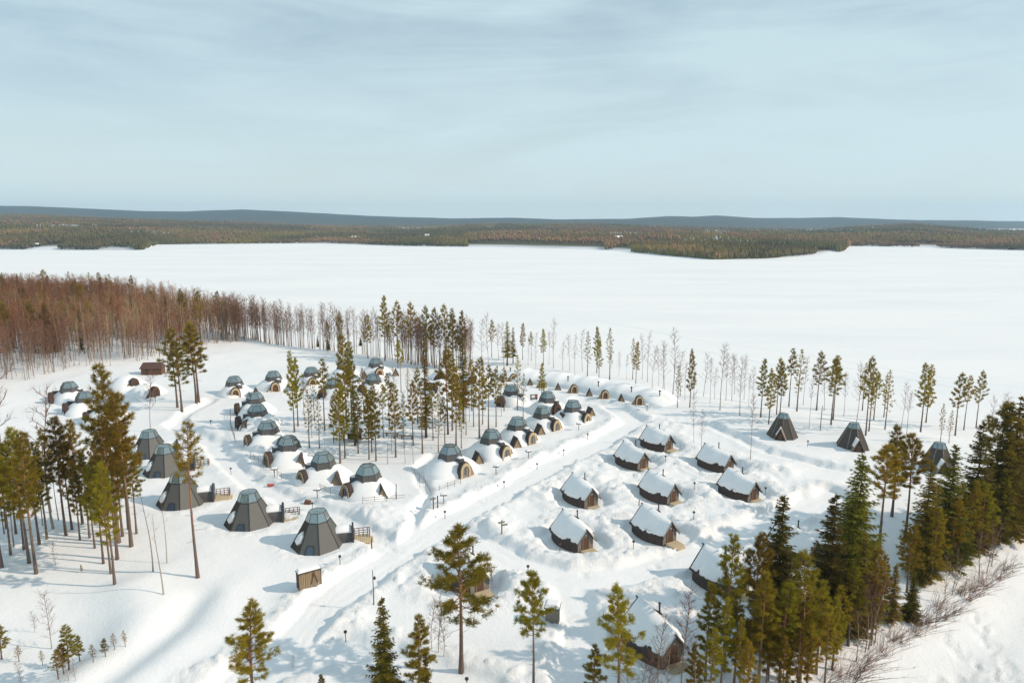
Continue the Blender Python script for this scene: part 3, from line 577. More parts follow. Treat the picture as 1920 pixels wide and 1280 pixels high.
# right shore pines
stand('pine_tree', PINES_M, 'of the pines along the right shore behind the wooden tipis', [
    (1426, 782, 674, 0), (1441, 795, 692, 2), (1456, 777, 672, 1), (1462, 778, 679, 0), (1479, 762, 654, 3), (1531, 769, 660, 1), (1558, 796, 671, 1), (1562, 787, 668, 3), (1617, 769, 680, 4), (1623, 816, 670, 1), (1629, 808, 686, 4), (1638, 787, 697, 1), (1657, 782, 703, 4), (1659, 805, 695, 4), (1726, 808, 682, 0), (1736, 792, 685, 2), (1763, 830, 757, 4), (1779, 830, 769, 4), (1791, 816, 700, 1), (1807, 806, 705, 3), (1830, 802, 696, 1), (1494, 771, 656, 4)], 'pines along the right shore', (.85, 1.1))
stand('pine_tree', PINES_M, 'of the pines along the middle shore', [(922, 670, 600, 1), (980, 674, 606, 0), (996, 676, 622, 3), (1019, 685, 617, 0), (1101, 707, 622, 4), (1119, 699, 613, 0), (1123, 711, 632, 2), (1143, 712, 616, 4), (1186, 711, 635, 4), (1192, 722, 641, 0), (1270, 764, 685, 4), (1293, 764, 656, 2)], 'pines along the middle shore', (.8, 1.0))
BG = 'bare birches in a thin row along the shore'
BL = '%s bare thin birch from the left in the sparse row along the lake shore'
NB = 0
for q in sorted([(1319, 742, 664), (1331, 756, 673), (1350, 769, 648), (1361, 751, 664), (1372, 751, 668), (1377, 739, 666), (1387, 779, 672), (1395, 749, 668), (1403, 764, 703), (1315, 847, 769), (1301, 830, 738), (1029, 683, 622), (1038, 690, 600), (1055, 694, 640), (1078, 702, 628), (1092, 695, 620), (1204, 711, 630), (1214, 716, 624), (1223, 726, 650), (1243, 729, 641), (1246, 736, 650), (1261, 742, 621), (1284, 750, 680), (1005, 690, 625), (916, 685, 592), (935, 674, 610), (1605, 798, 686), (1506, 759, 672), (1517, 804, 701), (1235, 722, 655), (1175, 712, 665), (1160, 705, 660), (1300, 745, 690), (1340, 748, 690), (1412, 760, 690), (1545, 770, 690), (1582, 780, 700), (1690, 800, 720), (1700, 815, 735), (1873, 830, 740), (1855, 835, 745), (1068, 694, 630), (905, 684, 600), (1276, 742, 660), (990, 685, 630), (945, 690, 610)]):
    x, y, z = P(q[0], q[1]); plant('birch_tree', random.choice(BIRCHES), (x, y, z - .1), top_height(y, q[2]) - z, BL % ordinal(NB + 1), BG, random.uniform(.75, 1.1)); NB += 1
x, y, z = P(1407, 861); plant('birch_tree', BIRCHES[2], (x, y, z - .1), top_height(y, 742) - z, 'lone bare birch on open snow left of the first wooden tipi', None, .8)

# the wood on the left and the tree line: 300 birches as things, the rest one mass
def scatter(poly, n, seed):
    g = np.random.default_rng(seed); q = np.array([on_plane(a, b, .5) for a, b in poly]); lo, hi = q.min(0), q.max(0); out = []
    while len(out) < n:
        x, y = g.uniform(lo, hi); c = False; j = len(q) - 1
        for i in range(len(q)):
            if (q[i, 1] > y) != (q[j, 1] > y) and x < (q[j, 0] - q[i, 0]) * (y - q[i, 1]) / (q[j, 1] - q[i, 1]) + q[i, 0]: c = not c
            j = i
        if c: out.append((x, y))
    return out
wood = scatter([(-260, 790), (-60, 745), (30, 722), (110, 706), (230, 691), (310, 681), (395, 655), (450, 640), (420, 622), (330, 604), (200, 580), (0, 570), (-260, 560)], 4600, 3)
line = scatter([(395, 655), (480, 645), (600, 655), (700, 668), (800, 690), (880, 694), (900, 688), (800, 676), (700, 662), (560, 645), (440, 628)], 340, 4)
fence_px = lambda x, y: (x / ((y * cp + (CAM_H) * sp)) * FPX + 960)
wood.sort(key=lambda q: q[1] - .35 * q[0])
near_w = [w for w in wood if fence_px(*w) > -40]; order = near_w[:300 - NB - 150]; _os = set(order); rest = [w for w in wood if w not in _os]
for (x, y) in order:
    z = zat(x, y); plant('birch_tree', random.choice(BIRCHES), (x, y, z - .1), random.uniform(9.5, 14.5), 'bare reddish birch at the near edge of the dense left wood', 'birches at the edge of the left wood', random.uniform(.8, 1.2))
for (x, y) in line[:150]:
    z = zat(x, y); plant('birch_tree', random.choice(BIRCHES), (x, y, z - .1), random.uniform(12, 17), 'bare reddish birch in the tree line between village and lake', 'birches of the tree line by the lake', random.uniform(.8, 1.2))
def mass(points, seed):
    g = np.random.default_rng(seed); a = Acc()
    for (x, y) in points:
        z = zat(x, y); h = g.uniform(10.5, 15.5); lx, ly = g.normal(0, .4, 2)
        p = np.array([[x, y, z - .3], [x + lx * .5, y + ly * .5, z + h * .5], [x + lx, y + ly, z + h]]); V, T = tube_np(p, [.11, .08, .02], 3)
        patch = float(fbm(np.array([x / 22]), np.array([y / 22]), 5, 2)[0]); tone = g.uniform(.7, 1.25) * (.65 + .7 * patch); pale = g.random() < (.45 if patch > .57 else .1); a.add(V, T, np.array([.36, .28, .2] if pale else [.2, .14, .11]) * tone)
        m = 80; f = g.uniform(.28, 1, m) ** .8; c = p[0] + (p[2] - p[0]) * f[:, None]; az = g.uniform(0, 6.28, m); rr = g.uniform(.05, 1, m) * 1.5 * (1.15 - .75 * f)
        c = c + np.stack([np.cos(az) * rr, np.sin(az) * rr, rr * .6], -1); d = np.stack([np.cos(az) * .5, np.sin(az) * .5, np.full(m, .8)], -1) + g.normal(0, .35, (m, 3))
        a.sp(spikes(c, d, g.uniform(.9, 1.9, m), g.uniform(.05, .10, m)), np.array([.24, .17, .09] if pale else [.25, .108, .055]) * tone)
    return a
WOODM = mat('bare wood', (.16, .09, .06), .9, attr='tint', spec=.1)
mw = obj('birch_wood', mass(rest + line[150:], 8).mesh('birch_wood', WOODM)); mw['kind'] = 'stuff'; mw['label'] = 'dense reddish bare birch wood left of the village'; mw['category'] = 'wood'
pw = scatter([(0, 690), (250, 668), (420, 632), (420, 622), (330, 604), (200, 582), (0, 574)], 54, 12)
for (x, y) in pw:
    z = zat(x, y); k = random.random()
    if k < .7: plant('pine_tree', random.choice(PINES_M), (x, y, z - .1), random.uniform(13, 17.5), 'olive green pine rising among the bare birches of the left wood', 'pines in the left wood', random.uniform(1, 1.4))
    else: plant('spruce_tree', random.choice(SPRUCES), (x, y, z - .1), random.uniform(12, 16.5), 'dark pointed spruce rising among the bare birches of the left wood', 'spruces in the left wood', random.uniform(.9, 1.2))
stand('pine_tree', PINES_M, 'of the pines in the tree line behind the igloos', [(722, 676, 556, 0), (746, 680, 566, 1), (771, 683, 568, 1), (800, 688, 575, 1), (815, 690, 578, 0), (835, 690, 572, 1), (850, 692, 580, 2), (868, 690, 583, 0), (746, 690, 636, 3), (345, 640, 543, 2), (378, 648, 546, 1), (690, 672, 590, 0), (640, 666, 585, 3), (615, 660, 600, 2)], 'pines in the tree line', (.8, 1.05))
stand('spruce_tree', SPRUCES, 'of the small young spruces before the tree line', [(596, 650, 628, 0), (615, 656, 632, 2), (676, 648, 630, 2), (881, 669, 660, 0), (93, 660, 572, 2), (105, 655, 590, 0)], 'young spruces before the tree line')

# willow shrubs on the bank
def make_shrub(seed, lean):
    g = np.random.default_rng(seed); a = Acc(); n = 30
    for i in range(n):
        az = g.uniform(0, 6.28); L = g.uniform(1.4, 3.2); d = np.array([math.cos(az) * .55 + lean, math.sin(az) * .55, g.uniform(.55, 1.1)]); b = np.array([g.normal(0, .35), g.normal(0, .35), -.1]); t = np.linspace(0, 1, 4)[:, None]
        p = b + d * L * t + np.array([.25, 0, -.12]) * t ** 2 * L; V, T = tube_np(p, np.linspace(.02, .006, 4), 3); a.add(V, T, (1, 1, 1))
        tt = g.uniform(.4, 1, 5); c = b + d * L * tt[:, None] + np.array([.25, 0, -.12]) * (tt[:, None] ** 2) * L; a.sp(spikes(c, d + g.normal(0, .4, (5, 3)), g.uniform(.3, .8, 5), np.full(5, .022)))
    return a.mesh('willow_stems', TWIG)
SHR = [make_shrub(71, .5), make_shrub(72, .35), make_shrub(73, .6)]
sp_ = sorted([(1575, 1270), (1600, 1276), (1630, 1242), (1655, 1226), (1690, 1205), (1715, 1188), (1740, 1170), (1765, 1158), (1790, 1150), (1810, 1124), (1828, 1110), (1845, 1098), (1868, 1085), (1720, 1170), (1755, 1140), (1795, 1110), (1545, 1285), (1885, 1070), (1610, 1255), (1670, 1200)])
for i, (a, b) in enumerate(sp_):
    x, y, z = P(a, b); o = obj('willow_shrub', SHR[i % 3]); o.location = (x, y, z); o.rotation_euler[2] = random.uniform(-.5, .5); k = random.uniform(.75, 1.15); o.scale = (k, k, k)
    tag(o, '%s bare brown willow shrub from the left on the bank by the field' % ordinal(i + 1), 'shrub', 'willow shrubs on the bank')

# ------------------------------------------------------------------ log huts with snowy roofs
PLANKY = mat('dark wall planks', (.10, .07, .062), .85, noise=(1.5, .6, (.055, .04, .037)), wave=(1.6, 'Y', (.022, .017, .016)))
ROOFB = mat('dark roof boards', (.075, .058, .052), .85, noise=(1.5, .5, (.045, .036, .033)))
def hut_w(s): return float(np.interp(s, [0, .6, 1.4, 2.3, 3.2, 4.2, 5.2, 5.9], [1.25, 1.58, 2.02, 2.36, 2.52, 2.5, 2.32, 2.05]))
def hut_ridge(s): return float(np.interp(s, [-.4, 1, 3, 5, 6.2], [2.92, 3.08, 3.45, 3.58, 3.55]))
def loft(rings, closed=True):
    b = MB(); n = len(rings[0])
    for r in rings: b.v += [tuple(p) for p in r]
    m = n if closed else n - 1
    for i in range(len(rings) - 1):
        for k in range(m): b.f.append((i * n + k, i * n + (k + 1) % n, (i + 1) * n + (k + 1) % n, (i + 1) * n + k))
    if closed: b.f.append(tuple(range(n))[::-1]); e = (len(rings) - 1) * n; b.f.append(tuple(range(e, e + n)))
    return b
def hut_parts():
    M = {}
    ss = np.linspace(.12, 5.9, 30)
    for side in (-1, 1):                                       # curved plank walls, each plank a shallow facet
        rings = []
        for i, s in enumerate(ss):
            w = hut_w(s) + (.02 if i % 2 else -.02); rings.append([(side * w, s, -.6), (side * (w - .12), s, -.6), (side * (w - .12), s, 1.5), (side * w, s, 1.5)])
        b = loft(rings); M['wall', side] = b.mesh('hut_side_wall', PLANKY)
    g = [(-1.25, -.6), (1.25, -.6), (1.25, 1.32), (0, 2.72), (-1.25, 1.32)]
    b = MB(); b.hexa([(x, .16, z) for x, z in g], [(x, .04, z) for x, z in g])
    M['gable'] = b.mesh('hut_gable', GREYWOOD)
    g = [(-2.1, -.6), (2.1, -.6), (2.1, 1.2), (0, 3.4), (-2.1, 1.2)]; b = MB(); b.hexa([(x, 5.9, z) for x, z in g], [(x, 5.78, z) for x, z in g]); M['back'] = b.mesh('hut_back_gable', PLANKY)
    rs = np.linspace(-.38, 6.2, 26)
    def roof_ring(s, t0, t1, inset, wob=0):
        w = hut_w(min(max(s, 0), 5.9)) + .34 - inset; r = hut_ridge(s); e = 1.0 + inset * .9
        lo = [(-w, s, e + t0), (0, s, r + t0), (w, s, e + t0)]
        hi = [(w, s, e + t1 * .75), (w * .62, s, e + (r - e) * .38 + t1 * 1.08 + wob), (w * .3, s, e + (r - e) * .7 + t1 * 1.08), (0, s, r + t1 * .9), (-w * .3, s, e + (r - e) * .7 + t1 * 1.08), (-w * .62, s, e + (r - e) * .38 + t1 * 1.08 + wob), (-w, s, e + t1 * .75)]
        return lo + hi
    def thin(s):
        w = hut_w(min(max(s, 0), 5.9)) + .36; r = hut_ridge(s); e = .98
        return [(-w, s, e - .1), (0, s, r - .1), (w, s, e - .1), (w, s, e), (0, s, r + .02), (-w, s, e)]
    M['roof'] = loft([thin(s) for s in rs]).mesh('hut_roof', ROOFB)
    s2 = np.linspace(-.28, 6.0, 34); M['snow'] = []
    for sd_, bites in ((3, ((1.0, 1.7, .25),)), (8, ((2.2, 2.6, .2), (3.6, 4.3, .14))), (15, ((.6, 1.0, .3), (4.4, 4.8, .22)))):
        g2 = np.random.default_rng(sd_); rr = []; ph = g2.uniform(0, 6.28, 2)
        for i, s in enumerate(s2):
            end = min(1, min(s - s2[0], s2[-1] - s) / .45); th = (.08 + .17 * math.sqrt(max(end, .02))) * (1 + .12 * math.sin(s * 1.3 + ph[0])); rr.append(roof_ring(s, .03, th, .08 + g2.uniform(0, .12) + sum(c for a0, a1, c in bites if a0 < s < a1), .05 * math.sin(s * 2.1 + ph[1]) + g2.uniform(-.02, .02)))
        M['snow'].append(loft(rr).mesh('hut_roof_snow', SNOWCAP, True))
    b = MB()
    for sd in (-1, 1):
        b.slab([(0, -.42, 2.92), (sd * 1.62, -.42, 1.08), (sd * 1.62, -.42, 1.26), (0, -.42, 3.1)] if sd > 0 else [(-1.62, -.42, 1.08), (0, -.42, 2.92), (0, -.42, 3.1), (-1.62, -.42, 1.26)], .06)
    M['barge'] = b.mesh('hut_barge_board', PALEWOOD if False else GREYWOOD)
    b = MB().tube([(0, -.5, 2.98), (0, 6.4, 3.56)], .09, 6); M['ridge'] = b.mesh('hut_ridge_pole', ROOFB)
    M['door'] = MB().box((0, .0, .86), (.92, .09, 1.84)).mesh('hut_door', BROWNWOOD)
    b = MB(); b.box((-.52, -.02, .86), (.1, .12, 1.9)); b.box((.52, -.02, .86), (.1, .12, 1.9)); b.box((0, -.02, 1.86), (1.14, .12, .1)); M['frame'] = b.mesh('hut_door_frame', GREYWOOD)
    M['lamp'] = MB().tube([(0, -.03, 2.08), (0, -.12, 2.08)], .1, 10).mesh('hut_lamp', WHITEP)
    M['deck'] = MB().box((0.12, -.95, -.12), (2.0, 1.6, .34)).mesh('hut_deck', LIGHTWOOD)
    M['step'] = MB().box((0.3, -1.95, -.24), (1.4, .4, .2)).mesh('hut_step', LIGHTWOOD)
    M['pipe'] = MB().tube([(.66, 3.3, 2.2), (.66, 3.3, 4.25)], .09, 8).tube([(.66, 3.3, 4.25), (.66, 3.3, 4.4)], [.16, .05], 8).mesh('hut_stovepipe', METAL)
    b = MB()
    for k in range(2): b.tube([(.18 + k * .0, 4.6 - .0, 3.3), (.95, 3.0, 2.62)], .10, 5)
    b = MB().box((0, 0, 0), (.34, 2.1, .16)); M['bare_strip'] = b.mesh('hut_bare_strip', ROOFB)  # dark bar standing in for the roof strip bared by sliding snow
    return M
HM = hut_parts()
HUT_LABELS = ['log hut with snowy roof in the front row, left of two', 'log hut with snowy roof in the front row, right of two', 'log hut with snowy roof at the left end of the second row', 'log hut with snowy roof in the middle of the second row', 'log hut with snowy roof beside the road, left of the back pair',
    'farthest log hut with snowy roof, right of the back pair', 'log hut with snowy roof, farther of the two right-hand huts', 'log hut with snowy roof, nearer of the two right-hand huts', 'log hut with curved dark wall half hidden by the grove', 'nearest log hut with dark gable behind bare saplings', 'log hut roof glimpsed between the two tallest dark spruces', 'log hut hidden behind the crown of the lone wide pine']
for i, (a, b_, tdeg, sc) in enumerate(HUTS):
    x, y = on_plane(a, b_, 0.05); o = thing('log_hut', HUT_LABELS[i], 'hut', (x, y, .12), math.radians(tdeg + (0, 3, -2, 1, -3, 2, 0, -2, 2, 0, 1, -1)[i]), 'log huts with snowy roofs', sc)
    obj('wall', HM['wall', -1], o); obj('wall', HM['wall', 1], o); gb = obj('gable', HM['gable'], o); obj('back_gable', HM['back'], o)
    rf = obj('roof', HM['roof'], o); obj('barge_board', HM['barge'], rf); obj('ridge_pole', HM['ridge'], rf); obj('roof_snow', HM['snow'][i % 3], o)
    d = obj('door', HM['door'], o); obj('door_frame', HM['frame'], d); obj('door_lamp', HM['lamp'], d)
    obj('deck', HM['deck'], o); obj('step', HM['step'], o); obj('stovepipe', HM['pipe'], o)
    hl = obj('bare_roof_strip', HM['bare_strip'], o); hl.location = (.54, 4.0, 3.2); hl.rotation_euler = (math.radians(-8), math.radians(47), 0)

# ------------------------------------------------------------------ glass topped pieces shared by cabins, igloos and tipis
def ring(R, z, n, off): return [Vector((R * math.cos(off + 2 * math.pi * k / n), R * math.sin(off + 2 * math.pi * k / n), z)) for k in range(n)]
def facets(R0, z0, R1, z1, n, off, gap, th):
    """n separate trapezoid sheets round a frustum"""
    lo, hi = ring(R0, z0, n, off), ring(R1, z1, n, off); out = []
    for k in range(n):
        a, b, c, d = lo[k], lo[(k + 1) % n], hi[(k + 1) % n], hi[k]; u = (b - a).normalized() * gap
        out.append(MB().slab([a + u, b - u, c - u, d + u], th))
    return out
def frame_edges(R0, z0, R1, z1, n, off, r, lower=True, upper=True):
    lo, hi = ring(R0, z0, n, off), ring(R1, z1, n, off); b = MB()
    for k in range(n):
        b.tube([lo[k], hi[k]], r, 4)
        if lower: b.tube([lo[k], lo[(k + 1) % n]], r, 4)
        if upper: b.tube([hi[k], hi[(k + 1) % n]], r, 4)
    return b
def on_facet(R0, z0, R1, z1, n, off, k, u, v, out=.02):
    lo, hi = ring(R0, z0, n, off), ring(R1, z1, n, off); a, b, c, d = lo[k], lo[(k + 1) % n], hi[(k + 1) % n], hi[k]
    nrm = (b - a).cross(d - a).normalized(); return a.lerp(b, u).lerp(d.lerp(c, u), v) + nrm * out
def arch(w, spring, apex, n=10, p=1.0):
    return [(-w, 0)] + [(-w * math.cos(t), spring + (apex - spring) * math.sin(t) ** p) for t in np.linspace(0, math.pi, n)] + [(w, 0)]

# ------------------------------------------------------------------ grey cabins with glass tops
def cabin_parts():
    M = {}; n = 8; off = math.radians(-90 + 17); R0, R1 = 4.15, 1.72; M['k'] = (R0, -.5, R1, 4.0, n, off)
    M['panels'] = [f.mesh('cabin_panel', SHINGLE if k in (5, 6) else PANEL) for k, f in enumerate(facets(R0, -.5, R1, 4.0, n, off, .035, .08))]
    M['trim'] = frame_edges(R0 + .02, -.5, R1 + .02, 4.0, n, off, .055, False, True).mesh('cabin_trim', FRAME)
    M['panes'] = [f.mesh('cabin_pane', GLASS) for f in facets(R1 - .03, 4.04, 1.2, 5.3, n, off, .03, .03)]
    rp_ = MB(); t = ring(1.18, 5.31, n, off); rp_.add(t + [Vector((0, 0, 5.45))], [(k, (k + 1) % n, n) for k in range(n)]); M['rooflight'] = rp_.mesh('cabin_roof_pane', GLASS)
    M['gframe'] = frame_edges(R1 - .02, 4.03, 1.21, 5.31, n, off, .04).mesh('cabin_glass_frame', FRAME)
    fl = ring(R1 - .2, 3.7, n, off); M['loft'] = MB().add(fl, [tuple(range(n))]).mesh('cabin_inner_floor', BROWNWOOD)
    q = lambda u, v, o=.05: on_facet(*M['k'], 7, u, v, o)
    M['win'] = MB().slab([q(.28, .08), q(.74, .08), q(.69, .38), q(.35, .38)], .03).mesh('cabin_window', WINDOW)
    b = MB()
    for s, e in (((.28, .08), (.35, .38)), ((.74, .08), (.69, .38)), ((.35, .38), (.69, .38))): b.tube([q(*s), q(*e)], .06, 4)
    M['winf'] = b.mesh('cabin_window_frame', FRAME)
    b = MB(); qs = lambda u, v, o: on_facet(*M['k'], 6, u, v, o)
    g = np.random.default_rng(4)
    pts = [(.2, .35), (.55, .3), (.85, .42), (.9, .62), (.6, .75), (.25, .6)]; b.hexa([qs(u, v, .0) for u, v in pts], [qs(.5 + (u - .5) * .8, .5 + (v - .5) * .8, .28) for u, v in pts]); M['patch'] = b.mesh('cabin_side_snow', SNOWCAP, True)
    a = arch(1.12, 1.45, 2.45); b = MB(); b.hexa([(1.7, x, z - .3) for x, z in a], [(4.75, x, z - .3) for x, z in a]); M['porch'] = b.mesh('cabin_porch', PANELD)
    a = arch(1.5, 1.6, 3.15); b = MB(); b.hexa([(4.6, x, z - .3) for x, z in a], [(4.86, x, z - .3) for x, z in a]); M['hood'] = b.mesh('cabin_porch_hood', FRAME)
    a0 = [q for q in arch(1.14, 1.45, 2.46, 22)[1:-1] if abs(q[0]) < .98]; rr = []
    for x, t in ((1.75, .0), (2.0, .26), (2.9, .42), (4.2, .38), (4.5, .26), (4.6, .02)): rr.append([(x, p * 1.0, z - .27) for p, z in a0] + [(x, p * (1 + t * .05), z - .27 + t * (.35 + .65 * max(0, (z - 1.9) / .56))) for p, z in a0[::-1]])
    M['psnow'] = loft(rr).mesh('cabin_porch_snow', SNOWCAP, True)
    M['door'] = MB().box((4.89, 0, .85), (.06, 1.0, 2.0)).mesh('cabin_door', WINDOW)
    M['deck'] = MB().box((6.0, .25, .0), (2.3, 2.5, .3)).box((7.35, .1, -.12), (.4, 1.6, .2)).mesh('cabin_deck', LIGHTWOOD)
    b = MB()
    for px_, py_ in ((5.0, 1.42), (5.6, 1.42), (6.2, 1.42), (6.8, 1.42), (7.08, 1.42), (7.08, .8), (7.08, .3)): b.box((px_, py_, .65), (.1, .1, 1.1))
    for z in (.45, .8, 1.2): b.box((6.04, 1.42, z), (2.15, .06, .09)); b.box((7.08, .86, z), (.06, 1.16, .09))
    M['rail'] = b.mesh('cabin_railing', mat('stained railing', (.20, .09, .05), .8, noise=(3, .4, (.14, .06, .035))))
    return M
CM = cabin_parts()
CL = ['nearest grey glass-topped cabin beside the plank enclosure', 'second nearest grey glass-topped cabin with the window low in front', 'grey glass-topped cabin behind the slim pale pine', 'grey glass-topped cabin fourth from the front, partly behind pines', 'farthest grey glass-topped cabin hidden by a pine crown']
for i, (a, b_) in enumerate(CABINS):
    x, y = on_plane(a, b_, .35); z = zat(x, y) - .1
    o = thing('glass_cabin', CL[i], 'cabin', (x, y, z), math.radians((0, 2, 4, 6, 8)[i]), 'grey glass-topped cabins'); o.scale[2] = .94
    for m in CM['panels']: obj('wall_panel', m, o)
    for m in CM['panes']: obj('glass_pane', m, o)
    obj('corner_trim', CM['trim'], o); gf = obj('glass_frame', CM['gframe'], o); obj('roof_pane', CM['rooflight'], gf); obj('inner_floor', CM['loft'], o)
    w = obj('window', CM['win'], o); obj('window_frame', CM['winf'], w); obj('side_snow', CM['patch'], o)
    pr = obj('porch', CM['porch'], o); pr.rotation_euler[2] = math.radians(14)
    for nm, k in (('hood', 'hood'), ('porch_snow', 'psnow'), ('door', 'door')): obj(nm, CM[k], pr)
    dk = obj('deck', CM['deck'], o); dk.rotation_euler[2] = math.radians(14); obj('railing', CM['rail'], dk)

# ------------------------------------------------------------------ snow igloos
def dome_mesh(seed, rx=4.9, ry=5.1, h=2.95):
    g = np.random.default_rng(seed); nr, na = 14, 36; b = MB(); ph = g.uniform(0, 6.28, 4)
    for i in range(nr + 1):
        t = i / nr; rr = t; z = h * (1 - t ** 2.1) ** .9 if t < 1 else -.2
        z = z - .9 * max(0, t - .93) / .07
        for k in range(na):
            a = 2 * math.pi * k / na; wob = 1 + .07 * math.sin(2 * a + ph[0]) + .05 * math.sin(3 * a + ph[1]) + .03 * math.sin(5 * a + ph[2])
            b.v.append((rx * rr * wob * math.cos(a), ry * rr * wob * math.sin(a), z + .07 * math.sin(3 * a + 5 * t + ph[3]) * t + g.normal(0, .022)))
    for i in range(nr):
        for k in range(na): b.f.append((i * na + k, (i + 1) * na + k, (i + 1) * na + (k + 1) % na, i * na + (k + 1) % na))
    return b.mesh('igloo_dome', SNOWCAP, True)
DOMES = [dome_mesh(i) for i in range(5)]
def lantern_parts():
    M = {}; n = 6; off = math.radians(-90 - 12)
    M['wall'] = [f.mesh('lantern_panel', LANTW) for f in facets(2.55, 1.9, 2.0, 3.5, n, off, .03, .06)]
    M['panes'] = [f.mesh('lantern_pane', GLASS) for f in facets(1.96, 3.54, 1.22, 4.75, n, off, .03, .03)]
    M['top'] = MB().add(ring(1.2, 4.75, n, off) + [Vector((0, 0, 4.85))], [(k, (k + 1) % n, n) for k in range(n)]).mesh('lantern_roof_pane', GLASS)
    M['frame'] = frame_edges(2.0, 3.52, 1.23, 4.76, n, off, .045).mesh('lantern_frame', FRAME)
    M['floor'] = MB().add(ring(1.8, 3.1, n, off), [tuple(range(n))]).mesh('lantern_floor', BROWNWOOD)
    a = arch(.55, .55, .95, 6); b = MB(); b.hexa([(x, 1.9, z + 2.0) for x, z in a], [(x, 3.0, z + 2.0) for x, z in a]); M['box'] = b.mesh('service_box', LANTW)
    b = MB().hexa([(-.5, 1.9, 2.9), (.5, 1.9, 2.9), (.5, 2.85, 2.9), (-.5, 2.85, 2.9)], [(-.3, 1.95, 3.2), (.3, 1.95, 3.2), (.3, 2.7, 3.1), (-.3, 2.7, 3.1)]); M['cap'] = b.mesh('service_box_snow', SNOWCAP, True)
    return M
LANTW = mat('lantern cladding', (.11, .106, .102), .6, noise=(.8, .5, (.10, .095, .092)), wave=(.7, 'X', (.07, .066, .065)), spec=.4)
LM = lantern_parts()
def portal_parts(framem, doorm, wingm, s=1.0):
    M = {}; o = arch(1.08 * s, 1.4 * s, 2.95 * s, 12); inn = arch(.72 * s, 1.35 * s, 2.4 * s, 12)
    b = MB(); n = len(o)
    for y in (-.12, .5):
        b.v += [(x, y, z - .3) for x, z in o]; b.v += [(x, y, z - .3) for x, z in inn]
    for i in range(n - 1):
        b.f += [(i, i + 1, n + i + 1, n + i), (2 * n + i, 3 * n + i, 3 * n + i + 1, 2 * n + i + 1), (i, 2 * n + i, 2 * n + i + 1, i + 1), (n + i, n + i + 1, 3 * n + i + 1, 3 * n + i)]
    b.f += [(0, n, 3 * n, 2 * n), (n - 1, 3 * n - 1, 4 * n - 1, 2 * n - 1)]
    M['frame'] = b.mesh('portal_frame', framem)
    oo = arch(1.24 * s, 1.4 * s, 3.18 * s, 12); M['hood'] = MB().hexa([(x, .9, z - .35) for x, z in oo], [(x, .08, z - .35) for x, z in oo]).mesh('portal_hood', DARKWOOD)
    M['door'] = MB().hexa([(x, .3, z - .3) for x, z in inn], [(x, .02, z - .3) for x, z in inn]).mesh('portal_door', doorm)
    M['pane'] = MB().box((-.02, .0, 1.15 * s), (.34 * s, .05, 1.35 * s)).mesh('portal_door_pane', WINDOW)
    M['wing'] = MB().hexa([(-1.3 * s, .25, -.3), (-2.75 * s, .45, -.3), (-1.3 * s, .25, 1.9 * s)], [(-1.3 * s, .15, -.3), (-2.75 * s, .35, -.3), (-1.3 * s, .15, 1.9 * s)]).mesh('portal_wing', wingm)
    M['wing2'] = MB().hexa([(1.3 * s, .25, -.3), (1.3 * s, .25, 1.9 * s), (2.4 * s, .45, -.3)], [(1.3 * s, .15, -.3), (1.3 * s, .15, 1.9 * s), (2.4 * s, .35, -.3)]).mesh('portal_wing', wingm)
    return M
TANW = mat('tan boards', (.36, .27, .17), .8, noise=(2, .5, (.26, .18, .11)), wave=(1.6, 'X', (.12, .08, .05)))
PP = {'pale': portal_parts(PALEWOOD, GREYWOOD, TANW), 'tan': portal_parts(TANW, DARKWOOD, TANW), 'brown': portal_parts(PALEWOOD, BROWNWOOD, TANW), 'dark': portal_parts(BROWNWOOD, DARKWOOD, BROWNWOOD)}
def add_portal(parent, loc, rz, kind, wing=-1, sc=1.0):
    M = PP[kind]; f = obj('portal_frame', M['frame'], parent); f.location = loc; f.rotation_euler[2] = rz; f.scale = (sc, sc, sc)
    obj('portal_hood', M['hood'], f); obj('door', M['door'], f)
    if kind in ('pale', 'tan'): obj('door_pane', M['pane'], f)
    obj('portal_wing', M['wing'] if wing < 0 else M['wing2'], f)
    return f
def gable_parts():
    b = MB().hexa([(-.85, 0, -.4), (.85, 0, -.4), (0, 0, 1.6)], [(-.85, -.08, -.4), (.85, -.08, -.4), (0, -.08, 1.6)]); r = MB()
    r.slab([(-1.0, 1.8, -.45), (-1.0, -.2, -.45), (0, -.2, 1.72), (0, 1.8, 1.72)], .08); r.slab([(0, 1.8, 1.72), (0, -.2, 1.72), (1.0, -.2, -.45), (1.0, 1.8, -.45)], .08)
    return b.mesh('side_gable', TANW), r.mesh('side_gable_roof', DARKWOOD)
GM = gable_parts()
NIG = [0]
def igloo(px, py, rz, label, kind, gable=None, box=None, lantern=True, wing=-1, dz=2.05, sc=1.0, wingless=False, group='snow igloos with glass lanterns'):
    x, y = on_plane(px, py, .5 + dz); z = zat(x, y) - .1; i = NIG[0]; NIG[0] += 1
    o = thing('snow_igloo', label, 'igloo', (x, y, z), 0, group, sc)
    d = obj('snow_dome', DOMES[i % 5], o); d.rotation_euler[2] = i * 1.3
    if lantern:
        h = obj('lantern_frame', LM['frame'], o); obj('roof_pane', LM['top'], h); obj('lantern_floor', LM['floor'], o)
        for m in LM['wall']: obj('wall_panel', m, o)
        for m in LM['panes']: obj('glass_pane', m, o)
    if box is not None:
        b = obj('service_box', LM['box'], o); b.rotation_euler[2] = math.radians(box - 90); obj('box_snow', LM['cap'], b)
    a = math.radians(rz); add_portal(o, (4.55 * math.sin(a), -4.55 * math.cos(a), 0), a, kind, wing)
    if gable is not None:
        ga, gd, gz = gable; t = math.radians(ga); g = obj('side_gable', GM[0], o); g.location = (gd * math.sin(t), -gd * math.cos(t), .55); g.rotation_euler[2] = math.radians(gz); obj('gable_roof', GM[1], g)
    return o
